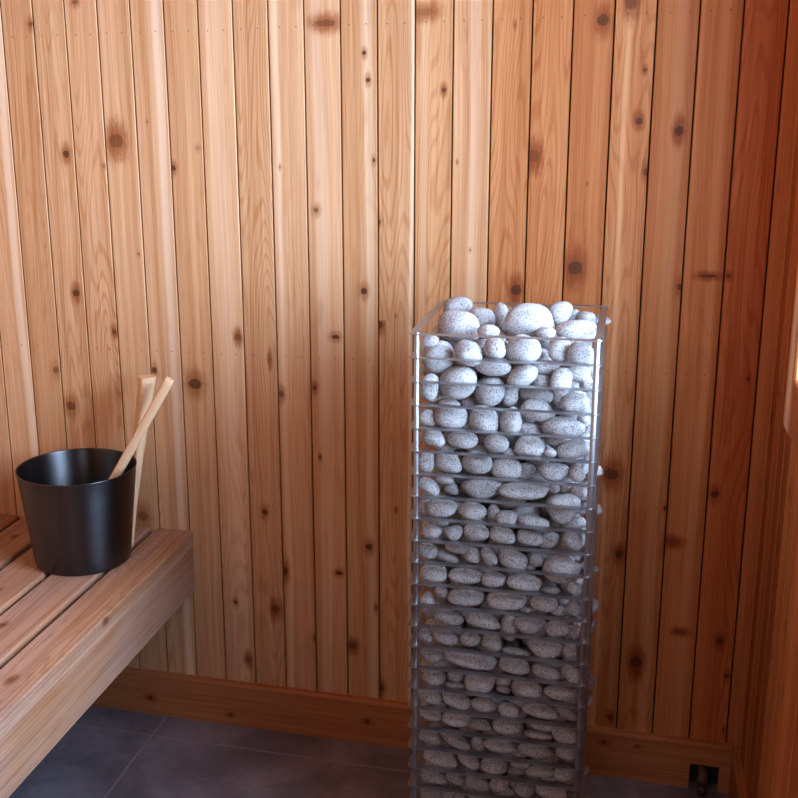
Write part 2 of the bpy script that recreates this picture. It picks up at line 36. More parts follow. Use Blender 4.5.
REST = '-2736 20291 1053 282 288 194 -88 42 966 -2555 21091 1029 308 256 165 252 -151 1204 -3233 21195 1071 298 245 208 313 38 460 -1901 21755 1068 281 267 208 -43 11 1523 -1468 20139 1066 318 271 210 -32 67 1005 -2792 21905 1084 256 253 231 -58 -88 2546 -929 20031 1059 339 220 197 46 219 919 -868 20744 1060 265 289 198 -156 -254 1352 -1647 19629 1037 350 221 160 2 -244 2873 -2011 20986 1059 300 205 202 -22 -182 2848 -2967 19692 1068 284 281 208 220 -246 2122 -3300 20341 1061 264 271 201 -250 26 2896 -2124 20339 1021 334 225 169 53 34 3127 -1122 19450 1063 319 211 177 76 -413 1622 -1291 21407 1088 300 283 217 -221 -388 2107 -2306 19909 1045 269 206 180 -152 228 2098 -1489 20840 1085 316 227 228 -468 -170 815 -3312 19350 1233 277 214 168 400 -41 320 -1193 20494 1283 273 256 163 140 339 2423 -2166 19354 1088 318 218 209 -105 437 490 -790 21308 1213 351 256 199 121 129 1549 -2930 20796 1219 347 275 170 -4 -119 1094 -2345 21718 1258 260 271 168 39 -216 1135 -1715 21274 1305 294 258 189 438 -306 38 -2055 19736 1379 302 278 214 0 -139 2879 -2411 20644 1243 332 260 183 39 87 1442 -2616 19567 1330 335 278 211 120 407 716 -1193 21930 1036 297 242 163 386 -55 293 -1307 21846 1390 242 227 208 -37 61 2895 -3369 21195 1455 253 213 180 -300 -373 846 -3090 20261 1377 276 206 168 220 430 384 -2899 21513 1289 276 205 195 -23 -142 137 -1912 20401 1357 336 266 186 149 -442 2429 -1890 20898 1467 276 211 236 24 -257 3038 -2688 20054 1470 255 259 220 -179 169 1431 -771 19628 1321 267 243 239 126 333 1937 -1811 21904 1423 329 241 168 -11 44 1729 -1334 19845 1375 318 231 187 275 108 252 -3237 19758 1512 355 271 189 -21 -171 834 -2429 21269 1346 248 221 160 383 -467 2546 -950 20130 1545 353 281 166 237 -108 2072 -1180 20994 1461 309 226 218 -273 -37 3127 -893 21751 1496 290 200 185 -251 -312 1607 -2781 21816 1508 292 240 164 -373 372 245 -1619 19394 1343 251 264 205 -101 -123 2825 -2638 20858 1529 265 249 173 -52 -67 844 -2541 21371 1688 304 248 160 279 158 2404 -1804 19544 1674 249 232 161 94 -106 362 -3352 20595 1461 280 206 172 -216 425 313 -867 20665 1625 352 203 213 -1 -74 76 -1031 21370 1687 253 237 212 -216 64 3032 -1983 21322 1655 255 270 227 -120 -6 2094 -2286 20260 1678 245 253 223 -245 45 1280 -1124 19392 1501 260 259 175 -384 -56 1528 -1696 20128 1574 248 224 163 53 -96 2120 -3254 21564 1740 345 249 175 145 94 1127 -1340 19888 1744 306 201 173 -62 101 1479 -2265 21876 1626 296 265 199 131 -300 2293 -1533 21364 1841 320 269 179 274 -129 1479 -1070 19488 1858 246 234 172 -48 33 1805 -1812 20556 1751 254 259 160 -148 -125 18 -2322 20877 1795 325 235 185 222 -506 2233 -829 21966 1895 256 275 216 237 -259 852 -3253 19427 1790 348 262 178 -36 -119 2652 -3114 20907 1706 277 278 197 604 211 1438 -744 19868 1807 275 213 169 4 241 1090 -1341 20596 1813 242 211 182 -135 234 1411 -1801 20137 1925 275 211 195 39 -96 210 -3030 20396 1707 280 216 168 136 -48 404 -2689 20218 1952 291 248 207 -11 53 409 -2290 21580 1964 279 221 229 90 -16 2894 -2749 21876 1877 334 233 185 349 -32 588 -2760 20785 1921 317 202 230 211 -132 1613 -1197 21703 2040 259 227 178 -32 -198 805 -880 21054 1943 281 239 163 -74 -3 287 -1748 20897 2015 284 233 229 -205 165 2414 -3118 21214 2003 277 267 161 316 91 2012 -3320 19996 1833 282 271 175 -397 210 1510 -3363 20525 1993 241 252 240 -44 -230 1191 -2708 21427 2135 267 215 213 -319 260 2754 -2781 19687 1739 242 222 193 -52 -165 2001 -1369 19643 2115 353 274 175 -186 274 921 -1406 21220 2182 313 265 176 169 98 1280 -2118 20539 2015 255 206 201 -184 -290 1664 -3333 21926 2017 308 246 171 -220 21 2138 -977 20048 2071 286 217 185 -202 200 2715 -2143 21196 2186 243 221 239 -32 106 2507 -2273 19734 1773 335 242 205 -126 -463 1014 -1206 20632 2181 317 209 208 -281 182 712 -2892 21032 2290 292 265 169 -77 -194 1640 -2971 20404 2265 255 239 212 46 154 2409 -797 21718 2233 356 254 164 115 -330 2314 -1777 20482 2270 356 265 175 314 -130 869 -1878 21882 1918 337 260 239 -355 86 1965 -3218 21540 2274 286 210 219 -183 226 2858 -2552 21868 2246 264 244 209 230 -104 3079 -1881 21576 2328 310 207 230 -393 424 3024 -1436 20080 2300 280 270 214 156 -93 3037 -2471 20700 2252 301 216 209 -228 89 550 -846 21175 2320 267 274 223 -117 328 3013 -1916 19807 2166 276 243 162 112 -45 2248 -1551 21958 2275 258 281 205 158 -191 992 -1986 20874 2526 292 230 209 132 231 2426 -1342 20911 2528 311 264 217 467 82 1486 -1232 21734 2532 303 204 237 -127 87 1240 -2131 21962 2463 260 216 228 -27 -155 1886 -2824 21642 2579 248 267 225 189 84 2315 -3279 20994 2564 351 246 192 127 -1 561 -1753 20229 2581 301 204 164 261 102 1753 -748 20236 2463 319 206 179 515 -477 1048 -1198 20374 2564 258 237 207 316 148 2997 -2329 21453 2556 281 241 227 -147 -113 3137 -2479 20583 2654 306 226 186 -522 -271 230 -3284 20411 2607 347 261 236 102 -381 861 -1721 21316 2672 297 245 191 -71 -329 2783 -752 22009 2589 253 227 212 -328 4 2978 -3117 19945 2706 306 246 209 -86 -79 346 -2594 19957 2788 244 268 176 -22 -361 3021 -2701 20997 2644 315 245 202 41 387 999 -1675 20578 2787 271 256 170 599 -63 2199 -1698 21853 2680 243 257 232 -280 -28 2424 -3322 21966 2433 258 279 236 516 -54 3110 -823 20767 2558 297 258 161 -167 -68 2886 -870 20478 2849 290 220 193 48 -215 1823 -2172 21803 2835 274 244 174 -235 -275 2477 -961 21276 2721 284 285 203 17 -272 298 -1991 21019 2933 357 258 220 -163 141 3115 -3118 20939 2962 333 224 215 -50 111 2808 -1374 21174 2900 343 212 168 -147 40 1745 -3315 21546 2744 304 278 193 119 -274 1551 -3126 20265 3036 332 201 234 359 -16 865 -2561 21510 2939 269 219 204 10 33 1349 -2944 22009 2767 324 230 181 -584 102 386 -2396 20301 3009 248 234 217 -86 470 1343 -1806 21601 3020 319 255 164 30 -358 2653 -3170 21861 3123 266 289 192 -455 -151 2232 -1275 20263 2994 319 272 232 -381 -148 1906 -1196 21996 2923 326 232 221 567 116 2991 -2459 21098 3160 240 216 219 149 35 2161 -943 20963 3072 271 229 222 325 60 1245 -1124 21537 3064 303 234 178 -37 -181 2292 -1632 20583 3170 314 244 172 -399 257 1866 -3011 21365 3018 246 203 228 -77 154 19 -726 20075 3040 285 235 165 411 -479 2019 -1595 21149 3211 297 219 162 11 -190 2468 -2336 21836 3179 276 287 165 -150 163 1178 -2239 20695 3190 323 201 171 115 28 431 -1352 21942 3393 356 233 225 29 -418 3119 -2769 20257 3325 283 240 183 162 -296 2926 -1139 21356 3368 328 241 164 -38 -230 1704 -2057 20293 3302 268 223 160 50 -62 1842 -1262 20386 3417 251 203 174 -340 -268 2181 -2887 20799 3329 297 270 161 -276 61 900 -2779 21850 3435 316 288 209 237 -204 1506 -2031 21381 3335 323 202 189 -221 -33 1630 -3329 21219 3339 322 269 232 -216 -82 1916 -1402 20905 3473 316 286 191 -262 -176 2947 -2442 20826 3538 260 211 225 34 75 1821 -3263 20833 3616 279 255 204 -467 -594 2426 -1816 20579 3537 336 210 238 -124 165 1760 -3201 21584 3695 339 288 212 64 149 1436 -2209 21223 3717 314 248 229 -151 -433 2560 -797 21053 3558 257 277 233 161 198 775 -1799 21623 3625 261 290 216 -100 371 310 -2750 20152 3694 320 265 173 -262 215 2961 -3321 20236 3457 273 201 237 13 202 2861 -1045 20639 3686 240 214 228 -179 80 2394 -964 21738 3598 307 269 182 -78 518 445 -2823 20686 3773 254 255 196 -98 157 1470 -1376 21310 3754 243 264 183 -387 -217 872 -1574 20796 3830 258 223 176 74 -40 1136 -1369 21897 3854 331 263 177 -346 -417 435 -2869 21896 3851 306 223 185 606 131 2065 -2205 20790 3924 309 238 230 -66 -482 2114 -992 21022 3972 270 241 187 -291 225 446 -1386 20352 3851 296 245 162 252 -215 319 -2321 20286 4005 317 265 221 199 -39 2789 -3196 20309 3917 308 284 236 50 -143 1183 -1739 21371 4019 316 269 196 195 177 1422 -2815 21229 3861 328 281 197 -548 -182 3038 -2440 21664 3996 283 231 209 -324 -258 2291 -1595 20232 4148 256 215 196 32 -171 2452 -2976 20835 4100 313 207 178 -57 -22 1310 -748 21464 3921 259 261 180 -411 -111 917 -3350 21498 4094 298 212 194 87 -89 2361 -1446 21715 4198 242 252 165 -97 291 1689 -779 21246 4287 271 254 207 88 -90 330 -1795 20808 4164 267 206 198 -182 -43 2616 -1363 21073 4237 306 223 196 -381 -242 118 -3067 21228 4355 283 238 190 178 -210 345 -2044 20342 4343 306 248 174 -132 -65 1853 -2187 21270 4238 295 285 213 -485 -47 1318 -3328 20584 4325 254 260 227 35 16 2205 -2640 20181 4338 353 241 181 -149 -76 712 -767 19953 4192 262 282 216 213 -56 357 -959 20416 4085 286 223 192 90 654 803 -3179 21895 4178 282 202 230 373 121 2637 -2738 21793 4344 341 217 163 579 -92 1941 -889 20503 4480 301 220 173 57 -231 668 -2208 21982 3527 263 254 211 420 498 2049 -899 21891 4137 286 289 207 -46 322 20 -2675 20738 4376 324 288 205 17 347 528 -1802 21599 4476 269 286 239 -82 251 2863 -2593 21373 4577 346 234 182 487 -375 2859 -3329 21665 4539 314 251 226 9 -195 1935 -1336 20614 4301 267 250 185 261 -127 264 -1769 21009 4552 354 245 227 544 -131 2680 -1972 21963 3919 247 253 225 -399 90 180 -2196 21867 4300 261 225 191 -40 -335 2220 -1108 21560 4454 340 224 168 -112 -17 544 -2475 20400 4660 351 290 177 84 259 768 -1082 20892 4556 265 219 175 277 626 952 -2298 21767 4702 290 288 225 88 -464 1200 -3240 20890 4694 340 286 226 -399 207 1472 -3053 20267 4565 255 241 195 334 43 2344 -1278 22015 4448 302 214 201 -206 271 3071 -2815 19952 4784 259 211 188 -91 -288 1777 -1786 20486 4704 296 274 188 281 -419 311 -1384 21475 4774 245 283 202 -129 333 1806 -1234 20427 4743 358 207 233 363 -157 2157 -3036 21666 4868 351 276 169 -4 -36 1789 -1059 21896 4894 326 283 187 69 67 2660 -2246 20897 4720 336 203 169 -135 20 2078 -1858 21562 4969 344 265 226 -76 35 2004 -1533 20907 4902 264 230 175 75 124 650 -785 20891 4839 250 256 216 173 85 2417 -2745 20968 4761 248 218 227 271 141 1943 -2435 20147 5043 327 283 234 108 99 522 -2617 21909 5079 304 272 235 -149 3 1657 -2036 20863 5052 288 274 180 -123 60 1169 -3248 21270 5028 292 274 168 337 -313 264 -1059 21205 4971 310 211 168 -342 55 615 -2553 20754 5113 334 212 208 -52 161 997 -766 20348 4882 242 264 164 -181 -98 215 -2420 21306 4907 300 221 163 -227 37 396 -1088 20267 5132 260 260 173 120 -38 3006 -2951 20217 5154 270 200 238 -117 77 1943 -1460 21868 5143 275 268 180 -108 -104 1239 -1550 20797 5244 352 230 176 87 -41 2311 -1194 21390 5265 304 270 178 -105 62 1954 -1484 20244 5354 263 213 205 63 75 1948 -1704 21336 5361 311 256 178 -222 -267 189 -3082 20783 5155 335 253 176 114 515 2722 -2107 20448 5329 279 233 204 -241 -95 1209 -3093 21944 5222 244 205 229 25 -40 2723 -2801 21440 5226 297 216 204 9 265 2179 -2250 21337 5221 265 211 169 271 496 657 -2110 21857 5238 321 206 176 -244 -219 650 -2647 20368 5432 280 204 211 355 -80 2808 -2594 20962 5474 323 249 202 -236 79 1177 -1010 20298 5463 290 249 167 310 -46 2046 -2533 21691 5477 309 269 192 181 47 1774 -1039 21974 5319 255 280 164 313 87 877 -3319 21243 5410 294 264 190 345 132 2268 -2013 21652 5563 271 202 196 -190 16 2533 -806 20949 5284 331 207 235 388 -89 1619 -1218 20923 5469 284 223 171 87 53 2117 -1899 20797 5581 270 217 209 -307 -525 2736 -762 21611 5427 290 259 206 -106 -832 2318 -1387 21733 5521 256 204 207 -108 -437 1019 -3335 20481 5388 276 201 202 103 -157 279 -1830 19978 5568 331 207 183 13 -171 430 -3290 20845 5706 332 218 236 -157 -345 784 -2057 20345 5731 245 253 201 205 254 2356 -1025 21950 5732 258 263 164 87 194 515 -3056 20334 5764 332 289 236 -142 -181 460 -2246 21285 5707 336 251 218 264 -127 2515 -3354 21919 5607 257 226 235 269 140 538 -1558 21120 5726 300 244 201 -186 37 1795 -1724 22009 5515 262 202 200 -815 379 281 -1070 21285 5693 299 232 193 -34 186 1206 -2532 20332 5832 270 215 191 332 45 1444 -1721 21779 5835 257 275 162 284 -275 1695 -780 20633 5631 333 257 173 266 -171 2151 -2923 21653 5711 260 266 171 -206 -293 22 -3198 21933 6005 349 278 172 -130 -54 414 -1834 20855 6016 300 280 215 91 -287 1467 -2763 21146 5823 300 252 219 -31 -475 80 -2362 21963 5800 274 243 188 160 -511 1808 -2608 21654 6028 245 256 198 24 239 1534 -1145 20706 5955 358 228 186 306 242 1316 -940 20184 6027 258 247 171 6 -7 258 -2376 20809 5835 264 237 192 77 336 193 -2182 20305 6136 256 282 216 -453 155 2163 -1266 21611 5936 307 220 167 206 -82 2748 -2117 21496 6033 261 207 181 -9 290 391 -3120 21004 6117 327 232 190 220 -62 2793 -745 21061 5882 302 233 162 236 -306 2043 -3133 20282 6220 281 287 216 290 -191 3090 -1134 21151 6183 265 241 218 216 -239 2546 -2660 20614 6157 309 227 192 455 96 1943 -1673 21722 6198 310 217 192 8 -153 215 -783 21592 6095 313 227 207 -710 -18 2351 -2260 20867 6241 304 255 167 -145 4 1486 -1426 20224 6228 295 210 228 -114 28 880 -1739 21250 6346 307 232 239 -10 244 593 -3029 21482 6158 273 204 186 -149 -181 2201 -2777 21021 6394 258 236 180 -110 -86 1876 -1459 20780 6304 269 281 168 -281 392 682 -3345 20726 6409 243 230 233 465 -56 46 -2825 21935 6293 301 221 196 142 167 742 -2209 21916 6137 241 255 161 41 -171 1500 -2388 21377 6383 327 220 226 -587 -523 454 -848 21442 6455 297 253 171 -497 -392 2526 -801 20604 6246 245 275 231 -291 -124 1189 -2279 20522 6500 266 263 168 -67 -33 2214 -1157 21960 6302 338 278 180 -166 407 366 -3363 21344 6386 269 220 223 527 -21 2219 -1435 21630 6577 277 252 166 -260 -273 1190 -1118 20486 6553 250 257 216 -495 -43 2122 -2007 21754 6486 248 249 173 157 -239 2871 -2332 19915 6712 297 277 190 -48 -273 1568 -1623 20333 6599 353 219 164 130 -210 1625 -2900 21535 6563 338 261 226 -315 -68 3062 -2997 20706 6679 317 269 173 146 -374 3119 -1950 20810 6676 249 288 214 461 -345 3126 -788 21921 6568 270 247 210 39 4 137 -2604 21159 6754 320 264 205 346 174 458 -1775 21919 6714 328 200 169 436 274 1606 -1304 21117 6614 314 270 236 119 -326 862 -766 20980 6542 253 261 228 -183 240 110 -1148 20093 6871 298 218 208 465 183 1674 -3303 21974 6480 278 236 237 430 39 129 -1336 21628 6969 268 270 215 133 -181 450 -1987 21334 6682 244 206 161 -136 -108 1169 -1481 20483 6946 251 201 200 -186 -152 2996 -3186 21201 6760 263 283 183 -346 -255 2337 -950 21946 6932 252 226 180 108 395 2558 -2425 21796 6691 283 228 195 -362 9 2187 -2446 20677 6860 265 289 222 -168 -107 3003 -2072 21684 6971 301 234 189 -227 -117 2008 -3046 20536 7069 323 211 213 557 -126 1355 -897 20301 7143 285 211 175 -122 -173 2712 -1891 20138 6957 299 239 208 -201 -149 547 -2168 21116 6979 243 227 214 -60 -83 977 -2003 20596 7095 291 235 199 244 -47 3094 -2909 21198 7123 248 243 209 -200 130 3085 -1229 20909 7002 299 261 193 216 -56 1709 -760 21361 6851 266 222 224 330 -267 2066 -2652 20079 7085 267 207 178 -2 -39 487 -2784 21841 6914 343 212 200 -20 187 1779 -752 20994 7105 257 204 212 158 31 156 -1697 21296 7096 263 287 176 -246 -37 1430 -2768 21735 7324 263 227 199 -118 268 639 -3337 21718 6859 266 282 223 -317 -182 2706 -2407 21442 7200 278 278 201 -384 -7 1466 -2360 20354 7313 308 252 163 3 -127 2286 -1058 21352 7258 360 245 236 153 44 405 -1558 20597 7326 303 266 194 -353 355 403 -1743 21976 7133 306 223 223 64 -164 2766 -1667 21062 7404 269 231 168 213 196 51 -3369 21295 7096 296 210 164 140 -237 956 -2703 20812 7276 258 201 230 -81 -422 2755 -1531 21608 7445 319 259 233 129 121 2349 -3320 20152 7327 279 260 233 567 53 2340 -1009 20744 7366 286 279 190 -646 -229 2999 -2106 21153 7563 337 220 187 -284 300 1993 -3181 21317 7455 287 243 202 24 363 1392 -2869 20342 7455 267 264 237 10 21 1584 -1205 20408 7598 284 234 189 -99 -107 1586 -2115 21782 7414 241 234 210 -430 205 630 -2625 21185 7563 323 278 179 -73 224 2580 -1097 21136 7680 304 200 233 -426 87 2670 -3372 20823 7207 276 217 186 71 66 1173 -2305 20352 7657 252 265 180 -221 117 2794 -2534 21946 7640 314 260 225 -104 226 323 -3221 20810 7583 335 209 208 92 -219 2357 -3357 21845 7243 260 236 162 -167 -81 1036 -3273 20370 7717 271 241 194 -253 -83 2126 -1661 20770 7706 288 287 208 79 -146 2916 -1015 21879 7555 336 265 174 69 159 657 -3293 21813 7582 324 269 161 -146 321 3039 -1511 21984 7743 261 245 182 -189 -131 2225 -1798 20222 7734 267 289 186 24 -25 38 -1966 21561 7747 260 269 167 420 381 690 -1232 20770 7955 334 262 218 14 -337 2833 -2186 20823 7877 321 270 195 211 -238 125 -2866 21531 7805 251 233 225 -338 -381 1462 -2520 21304 7951 300 207 219 -149 126 1070 -1067 21548 7883 315 227 227 228 9 527 -2979 20736 7916 244 244 189 381 130 193 -1486 21768 8063 348 205 162 -185 56 1838 -1687 21235 7933 320 278 192 201 144 1564 -3334 21709 7907 247 282 171 -146 165 1923 -2097 20282 8049 281 228 220 104 334 1761 -2359 21882 8018 320 216 189 214 -538 2033 -1745 20758 8151 247 202 193 208 -83 508 -2940 21398 8233 349 217 180 -143 321 757 -1937 21970 8162 255 250 196 -329 81 2509 -2088 21504 8115 287 216 161 -377 155 29 -2663 20348 8236 293 223 194 83 -48 2573 -789 21970 8093 276 263 177 257 -447 241 -2889 21903 8190 341 230 221 332 -136 227 -2339 21015 8257 280 283 198 15 238 414 -1570 21257 8309 346 284 202 84 1 1512 -1055 21464 8310 346 203 211 -301 -190 2641 -947 19843 7976 301 217 187 136 61 782 -3300 20714 8283 339 248 200 -101 337 710 -999 20727 8279 272 255 171 209 -48 2057 -1058 19937 8373 255 246 221 493 210 1112 -1999 20804 8513 308 225 204 -169 -135 3057 -1305 21979 8310 358 205 172 -203 594 456 -2586 20686 8534 260 216 234 141 -173 1780 -2254 21915 8441 336 207 179 61 306 2761 -1514 20993 8647 258 241 176 755 -196 45 -2964 20982 8522 246 229 216 695 -175 2833 -2859 21617 8548 315 202 182 -440 341 2347 -2003 21427 8507 246 251 214 -287 -519 851 -2713 21983 8687 353 252 161 264 -162 2950 -1551 20178 8360 352 215 162 -134 260 2151 -840 21974 8488 258 276 196 141 -221 2456 -1167 20378 8521 282 202 200 -119 -191 3104 -2870 20461 8825 250 231 216 -72 -108 1391 -1238 21537 8696 298 269 175 198 66 2018 -799 21820 8850 305 283 180 37 -148 417 -2032 21140 8827 332 284 173 -68 -10 2829 -3328 21899 8560 335 276 185 -39 339 1237 -757 21074 8525 320 208 238 -319 9 1219 -945 20568 8813 354 207 197 -436 239 2031 -1701 20647 8790 272 255 168 -104 -132 2626 -912 21196 8906 246 277 173 68 125 1344 -2136 21770 8831 316 253 170 159 476 568 -2235 20522 8792 337 252 188 214 -330 1815 -2621 21231 8774 311 275 185 -226 -442 2557 -3081 21639 8888 250 207 219 151 -287 2368 -1357 20210 8893 241 273 220 -160 78 695 -1872 20244 9035 344 268 160 -238 220 1765 -1751 20810 9124 275 290 168 177 -39 1308 -3364 20784 8719 319 201 229 190 -107 1184 -2612 20833 9025 252 246 218 -88 146 2452 -3157 20664 9069 342 215 177 -61 7 857 -1623 21965 8750 260 274 228 44 -91 3031 -1581 21416 8979 319 285 172 -54 170 1668 -3139 20128 9093 284 246 165 -140 -364 1419 -1299 21883 9099 326 269 229 191 163 30 -1011 20360 9208 273 275 216 -349 -26 1157 -2661 20264 9152 288 235 201 -41 -145 1239 -2675 21865 9064 322 231 207 78 158 2983 -1917 21731 9160 260 261 193 -98 -173 1348 -920 20893 9216 317 248 216 -70 -219 2788 -3314 21211 9033 313 238 185 310 178 805 -2586 21336 9199 301 257 219 -56 127 1866 -1527 20336 9324 347 257 192 -162 304 1356 -1112 21407 9251 309 241 238 -135 107 135 -2028 21263 9224 306 207 228 -191 93 158 -2909 20985 9328 244 209 201 219 -53 1995 -2330 20887 9361 256 219 202 66 260 640 -1521 21080 9393 303 254 175 154 226 2961 -3045 21747 9320 307 204 217 -235 -41 1997 -2957 19856 9334 299 215 191 61 109 603 -3028 20444 9452 347 231 239 -391 154 2979 -1578 21604 9460 277 283 195 -448 19 2711 -3279 21339 9492 306 274 173 186 -148 2676 -2273 21838 9413 350 257 179 130 -269 908 -1297 19932 9629 308 257 165 -43 135 2031 -1969 21267 9634 341 220 189 96 -25 124 -3282 20835 9611 334 241 209 -213 -33 191 -728 20573 9532 248 210 228 -18 525 2070 -1487 20641 9619 296 221 209 -515 209 508 -3399 21961 9541 282 202 229 -157 154 1384 -2026 19796 9699 321 285 196 111 107 1690 -986 20995 9621 332 244 194 96 -12 3047 -767 21868 9216 357 231 173 385 200 1975 -2675 21454 9596 321 265 185 -685 -12 189 -2092 20677 9648 333 255 202 79 213 217 -2598 20838 9654 332 220 168 -347 -271 1142 -2815 20056 9725 271 210 237 177 -245 954 -2441 21890 9806 319 230 229 508 -190 1056 -3142 21270 9810 285 209 162 257 -136 810 -776 21768 9595 279 203 188 -111 110 1929 -1176 21625 9773 280 255 240 -217 -307 2261 -1107 20363 9781 296 220 228 164 160 252 -1919 21723 9732 265 256 189 -295 321 1767 -1359 20886 9898 287 222 161 226 100 2054 -2733 20506 9929 269 237 196 29 -79 892 -3260 20498 9899 267 207 231 144 9 3016 -2655 21429 9980 297 269 167 104 93 3063 -1771 20248 9767 299 206 205 -18 310 2160 -2964 21944 9705 347 256 209 335 363 428 -2142 21428 9954 246 210 162 -224 -138 1281 -1511 21342 9988 353 204 188 -252 -483 540 -836 21954 9994 325 277 170 -282 -239 2529 -2987 20915 10019 313 273 166 -136 206 692 -2216 20860 10019 353 204 179 280 -333 94 -2802 20130 10170 242 219 213 -300 172 193 -1053 20587 10166 305 258 228 445 -114 2947 -1491 21930 10042 353 247 211 -181 -253 841 -3373 21255 10131 257 235 197 -79 -239 1713 -1871 21194 10216 282 209 224 -477 -67 2088 -2371 21759 10187 274 242 170 -101 -300 2124 -951 21562 10240 277 276 214 -101 450 2923 -3153 21649 10111 322 205 237 228 183 2604 -3180 20498 10355 315 209 226 164 -296 991 -2934 22026 10123 243 220 209 -315 -5 61 -2591 20769 10277 335 230 198 -100 -112 573 -1912 21735 10216 263 205 229 -117 135 2030 -1693 20601 10028 240 241 224 129 -72 3029 -2786 21734 10425 283 249 194 -113 -101 2566 -3384 21656 10457 292 227 182 -499 50 1773 -2077 20554 10364 306 286 233 -313 -39 3074 -2827 21184 10321 246 215 236 411 -300 2527 -1418 20190 10084 281 231 169 63 181 2878 -869 20337 10543 278 250 179 134 199 2970 -2192 21965 10495 275 246 177 56 103 2278 -1978 20043 10507 299 207 221 353 -33 2125 -2209 21081 10489 270 239 169 243 -48 2396 -1202 21955 10441 340 264 219 -17 132 325 -1191 21070 10197 247 217 194 -215 -130 1551 -2799 20271 10571 351 201 216 209 277 1216 -1513 20308 10438 326 255 215 95 232 2742 -811 21143 10450 279 219 217 -17 146 73 -1489 21345 10432 294 254 206 358 242 2262 -2739 20854 10664 300 221 223 148 39 1917 -1481 20819 10536 293 255 235 -8 -236 2316 -2316 20369 10738 276 242 219 243 -19 532 -774 21675 10614 287 275 178 184 13 1967 -3011 21390 10680 318 269 173 -42 -17 1537 -3156 22004 10702 319 209 232 -38 47 2651 -2583 21981 10738 246 268 191 106 230 549 -1106 20949 10769 325 214 212 388 -233 2272 -1871 21229 10734 245 280 206 89 244 2119 -1153 19807 10630 345 257 202 -164 -86 2328 -1706 21764 10625 247 235 234 -142 124 1697 -2503 21478 10716 305 202 161 -86 -382 2328 -3301 20995 10446 259 269 190 -44 -126 3129 -768 20319 10912 251 284 184 76 -434 2616 -1291 20405 10824 324 260 210 437 20 2592 -3275 21011 10820 323 203 177 49 149 2296 -1074 21992 10856 256 211 220 -63 -87 2535 -2795 19828 10874 306 237 166 -220 -26 2031 -1863 20697 10807 301 206 203 -46 -91 1074 -2125 21697 10819 268 209 185 92 118 2958 -2670 21715 11066 320 214 174 -19 -185 1411 -2307 20900 10840 246 276 191 182 238 2966 -1988 20046 10889 222 234 160 -334 -176 948 -1883 22015 10887 267 172 146 102 349 2412 -1997 20894 11122 250 184 163 396 -38 2957 -1455 21772 10930 226 197 143 180 -426 1542 -3389 20078 10556 225 229 151 191 90 2738 -3386 21591 10798 245 182 150 -382 -30 979 -2310 19805 11048 285 235 140 115 -185 235 -3320 20521 10774 262 227 196 -144 -295 2877 -1847 21606 11109 277 236 161 -11 64 1327 -926 21399 10872 286 244 147 -165 75 3025 -2987 21241 11022 236 227 184 55 -199 1311 -2583 20205 11013 206 200 156 27 -393 70 -1001 20693 11083 212 184 166 -136 160 2047 -2405 20577 11097 225 238 163 -393 -230 1645 -2873 20822 10991 182 181 122 18 79 1326 -3336 22078 8847 159 167 135 354 -281 1100 -649 20169 7348 157 144 106 -184 34 2112 -3420 20762 11060 229 167 132 -31 24 1302 -3169 19978 10778 189 141 135 77 -112 1787 -2330 19892 10150 191 168 122 257 286 2776 -3402 20157 10937 220 167 143 -134 205 2280 -3026 21688 10951 194 143 155 299 -121 1533 -2264 22063 10942 193 144 119 -398 -252 642 -1650 19589 4495 207 143 128 489 -235 2737 -2483 20001 10365 168 177 135 2 -466 404 -3242 21325 7776 180 131 115 -503 241 1137 -657 20509 7320 158 137 154 97 -169 733 -3431 21050 7880 194 158 138 -334 -348 536 -2364 21191 10158 187 163 132 360 -123 1824 -941 21700 11066 187 160 118 -125 18 993 -1112 20033 11023 170 159 135 180 71 1102 -1296 21399 1435 191 132 115 176 105 1497 -1061 21173 11089 203 157 149 129 -339 2334 -2032 19277 1404 186 156 133 -30 -700 2173 -665 20323 7549 168 134 132 112 173 2983 -2241 21324 10882 163 167 121 -53 344 958 -2189 20259 11043 208 133 107 -289 -150 459 -1775 19637 10872 191 188 127 365 458 1469 -1560 22042 1619 165 172 120 129 -191 2614 -2504 22035 3782 181 152 143 176 275 1138 -3430 19647 994 222 167 139 187 -71 1808 -2924 19606 8098 179 177 126 155 137 2360 -671 21538 2462 162 148 120 -22 49 953 -761 20602 7583 217 137 139 262 177 357 -654 21410 11095 173 141 122 -175 124 1284 -850 20262 7781 221 184 144 23 301 1996'
# ------------------------------------------------------------------ helpers
def tag(o, label=None, cat=None, group=None, kind=None):
    if label: o['label'] = label
    if cat: o['category'] = cat
    if group: o['group'] = group
    if kind: o['kind'] = kind
    return o
def empty(name, loc=(0, 0, 0)):
    o = bpy.data.objects.new(name, None); COL.objects.link(o); o.location = loc; o.empty_display_size = 0.05; return o
def link(name, me, mat=None, parent=None):
    o = bpy.data.objects.new(name, me); COL.objects.link(o)
    if mat: me.materials.append(mat)
    if parent:
        o.parent = parent
        p = parent.matrix_basis.translation if not parent.parent else (parent.matrix_basis.translation + parent.parent.matrix_basis.translation)
        o.location = -p          # parts are modelled in world coordinates
    return o
def from_bm(name, bm, mat, parent=None, smooth=True):
    bmesh.ops.recalc_face_normals(bm, faces=bm.faces)
    me = bpy.data.meshes.new(name); bm.to_mesh(me); bm.free()
    for p in me.polygons: p.use_smooth = smooth
    return link(name, me, mat, parent)

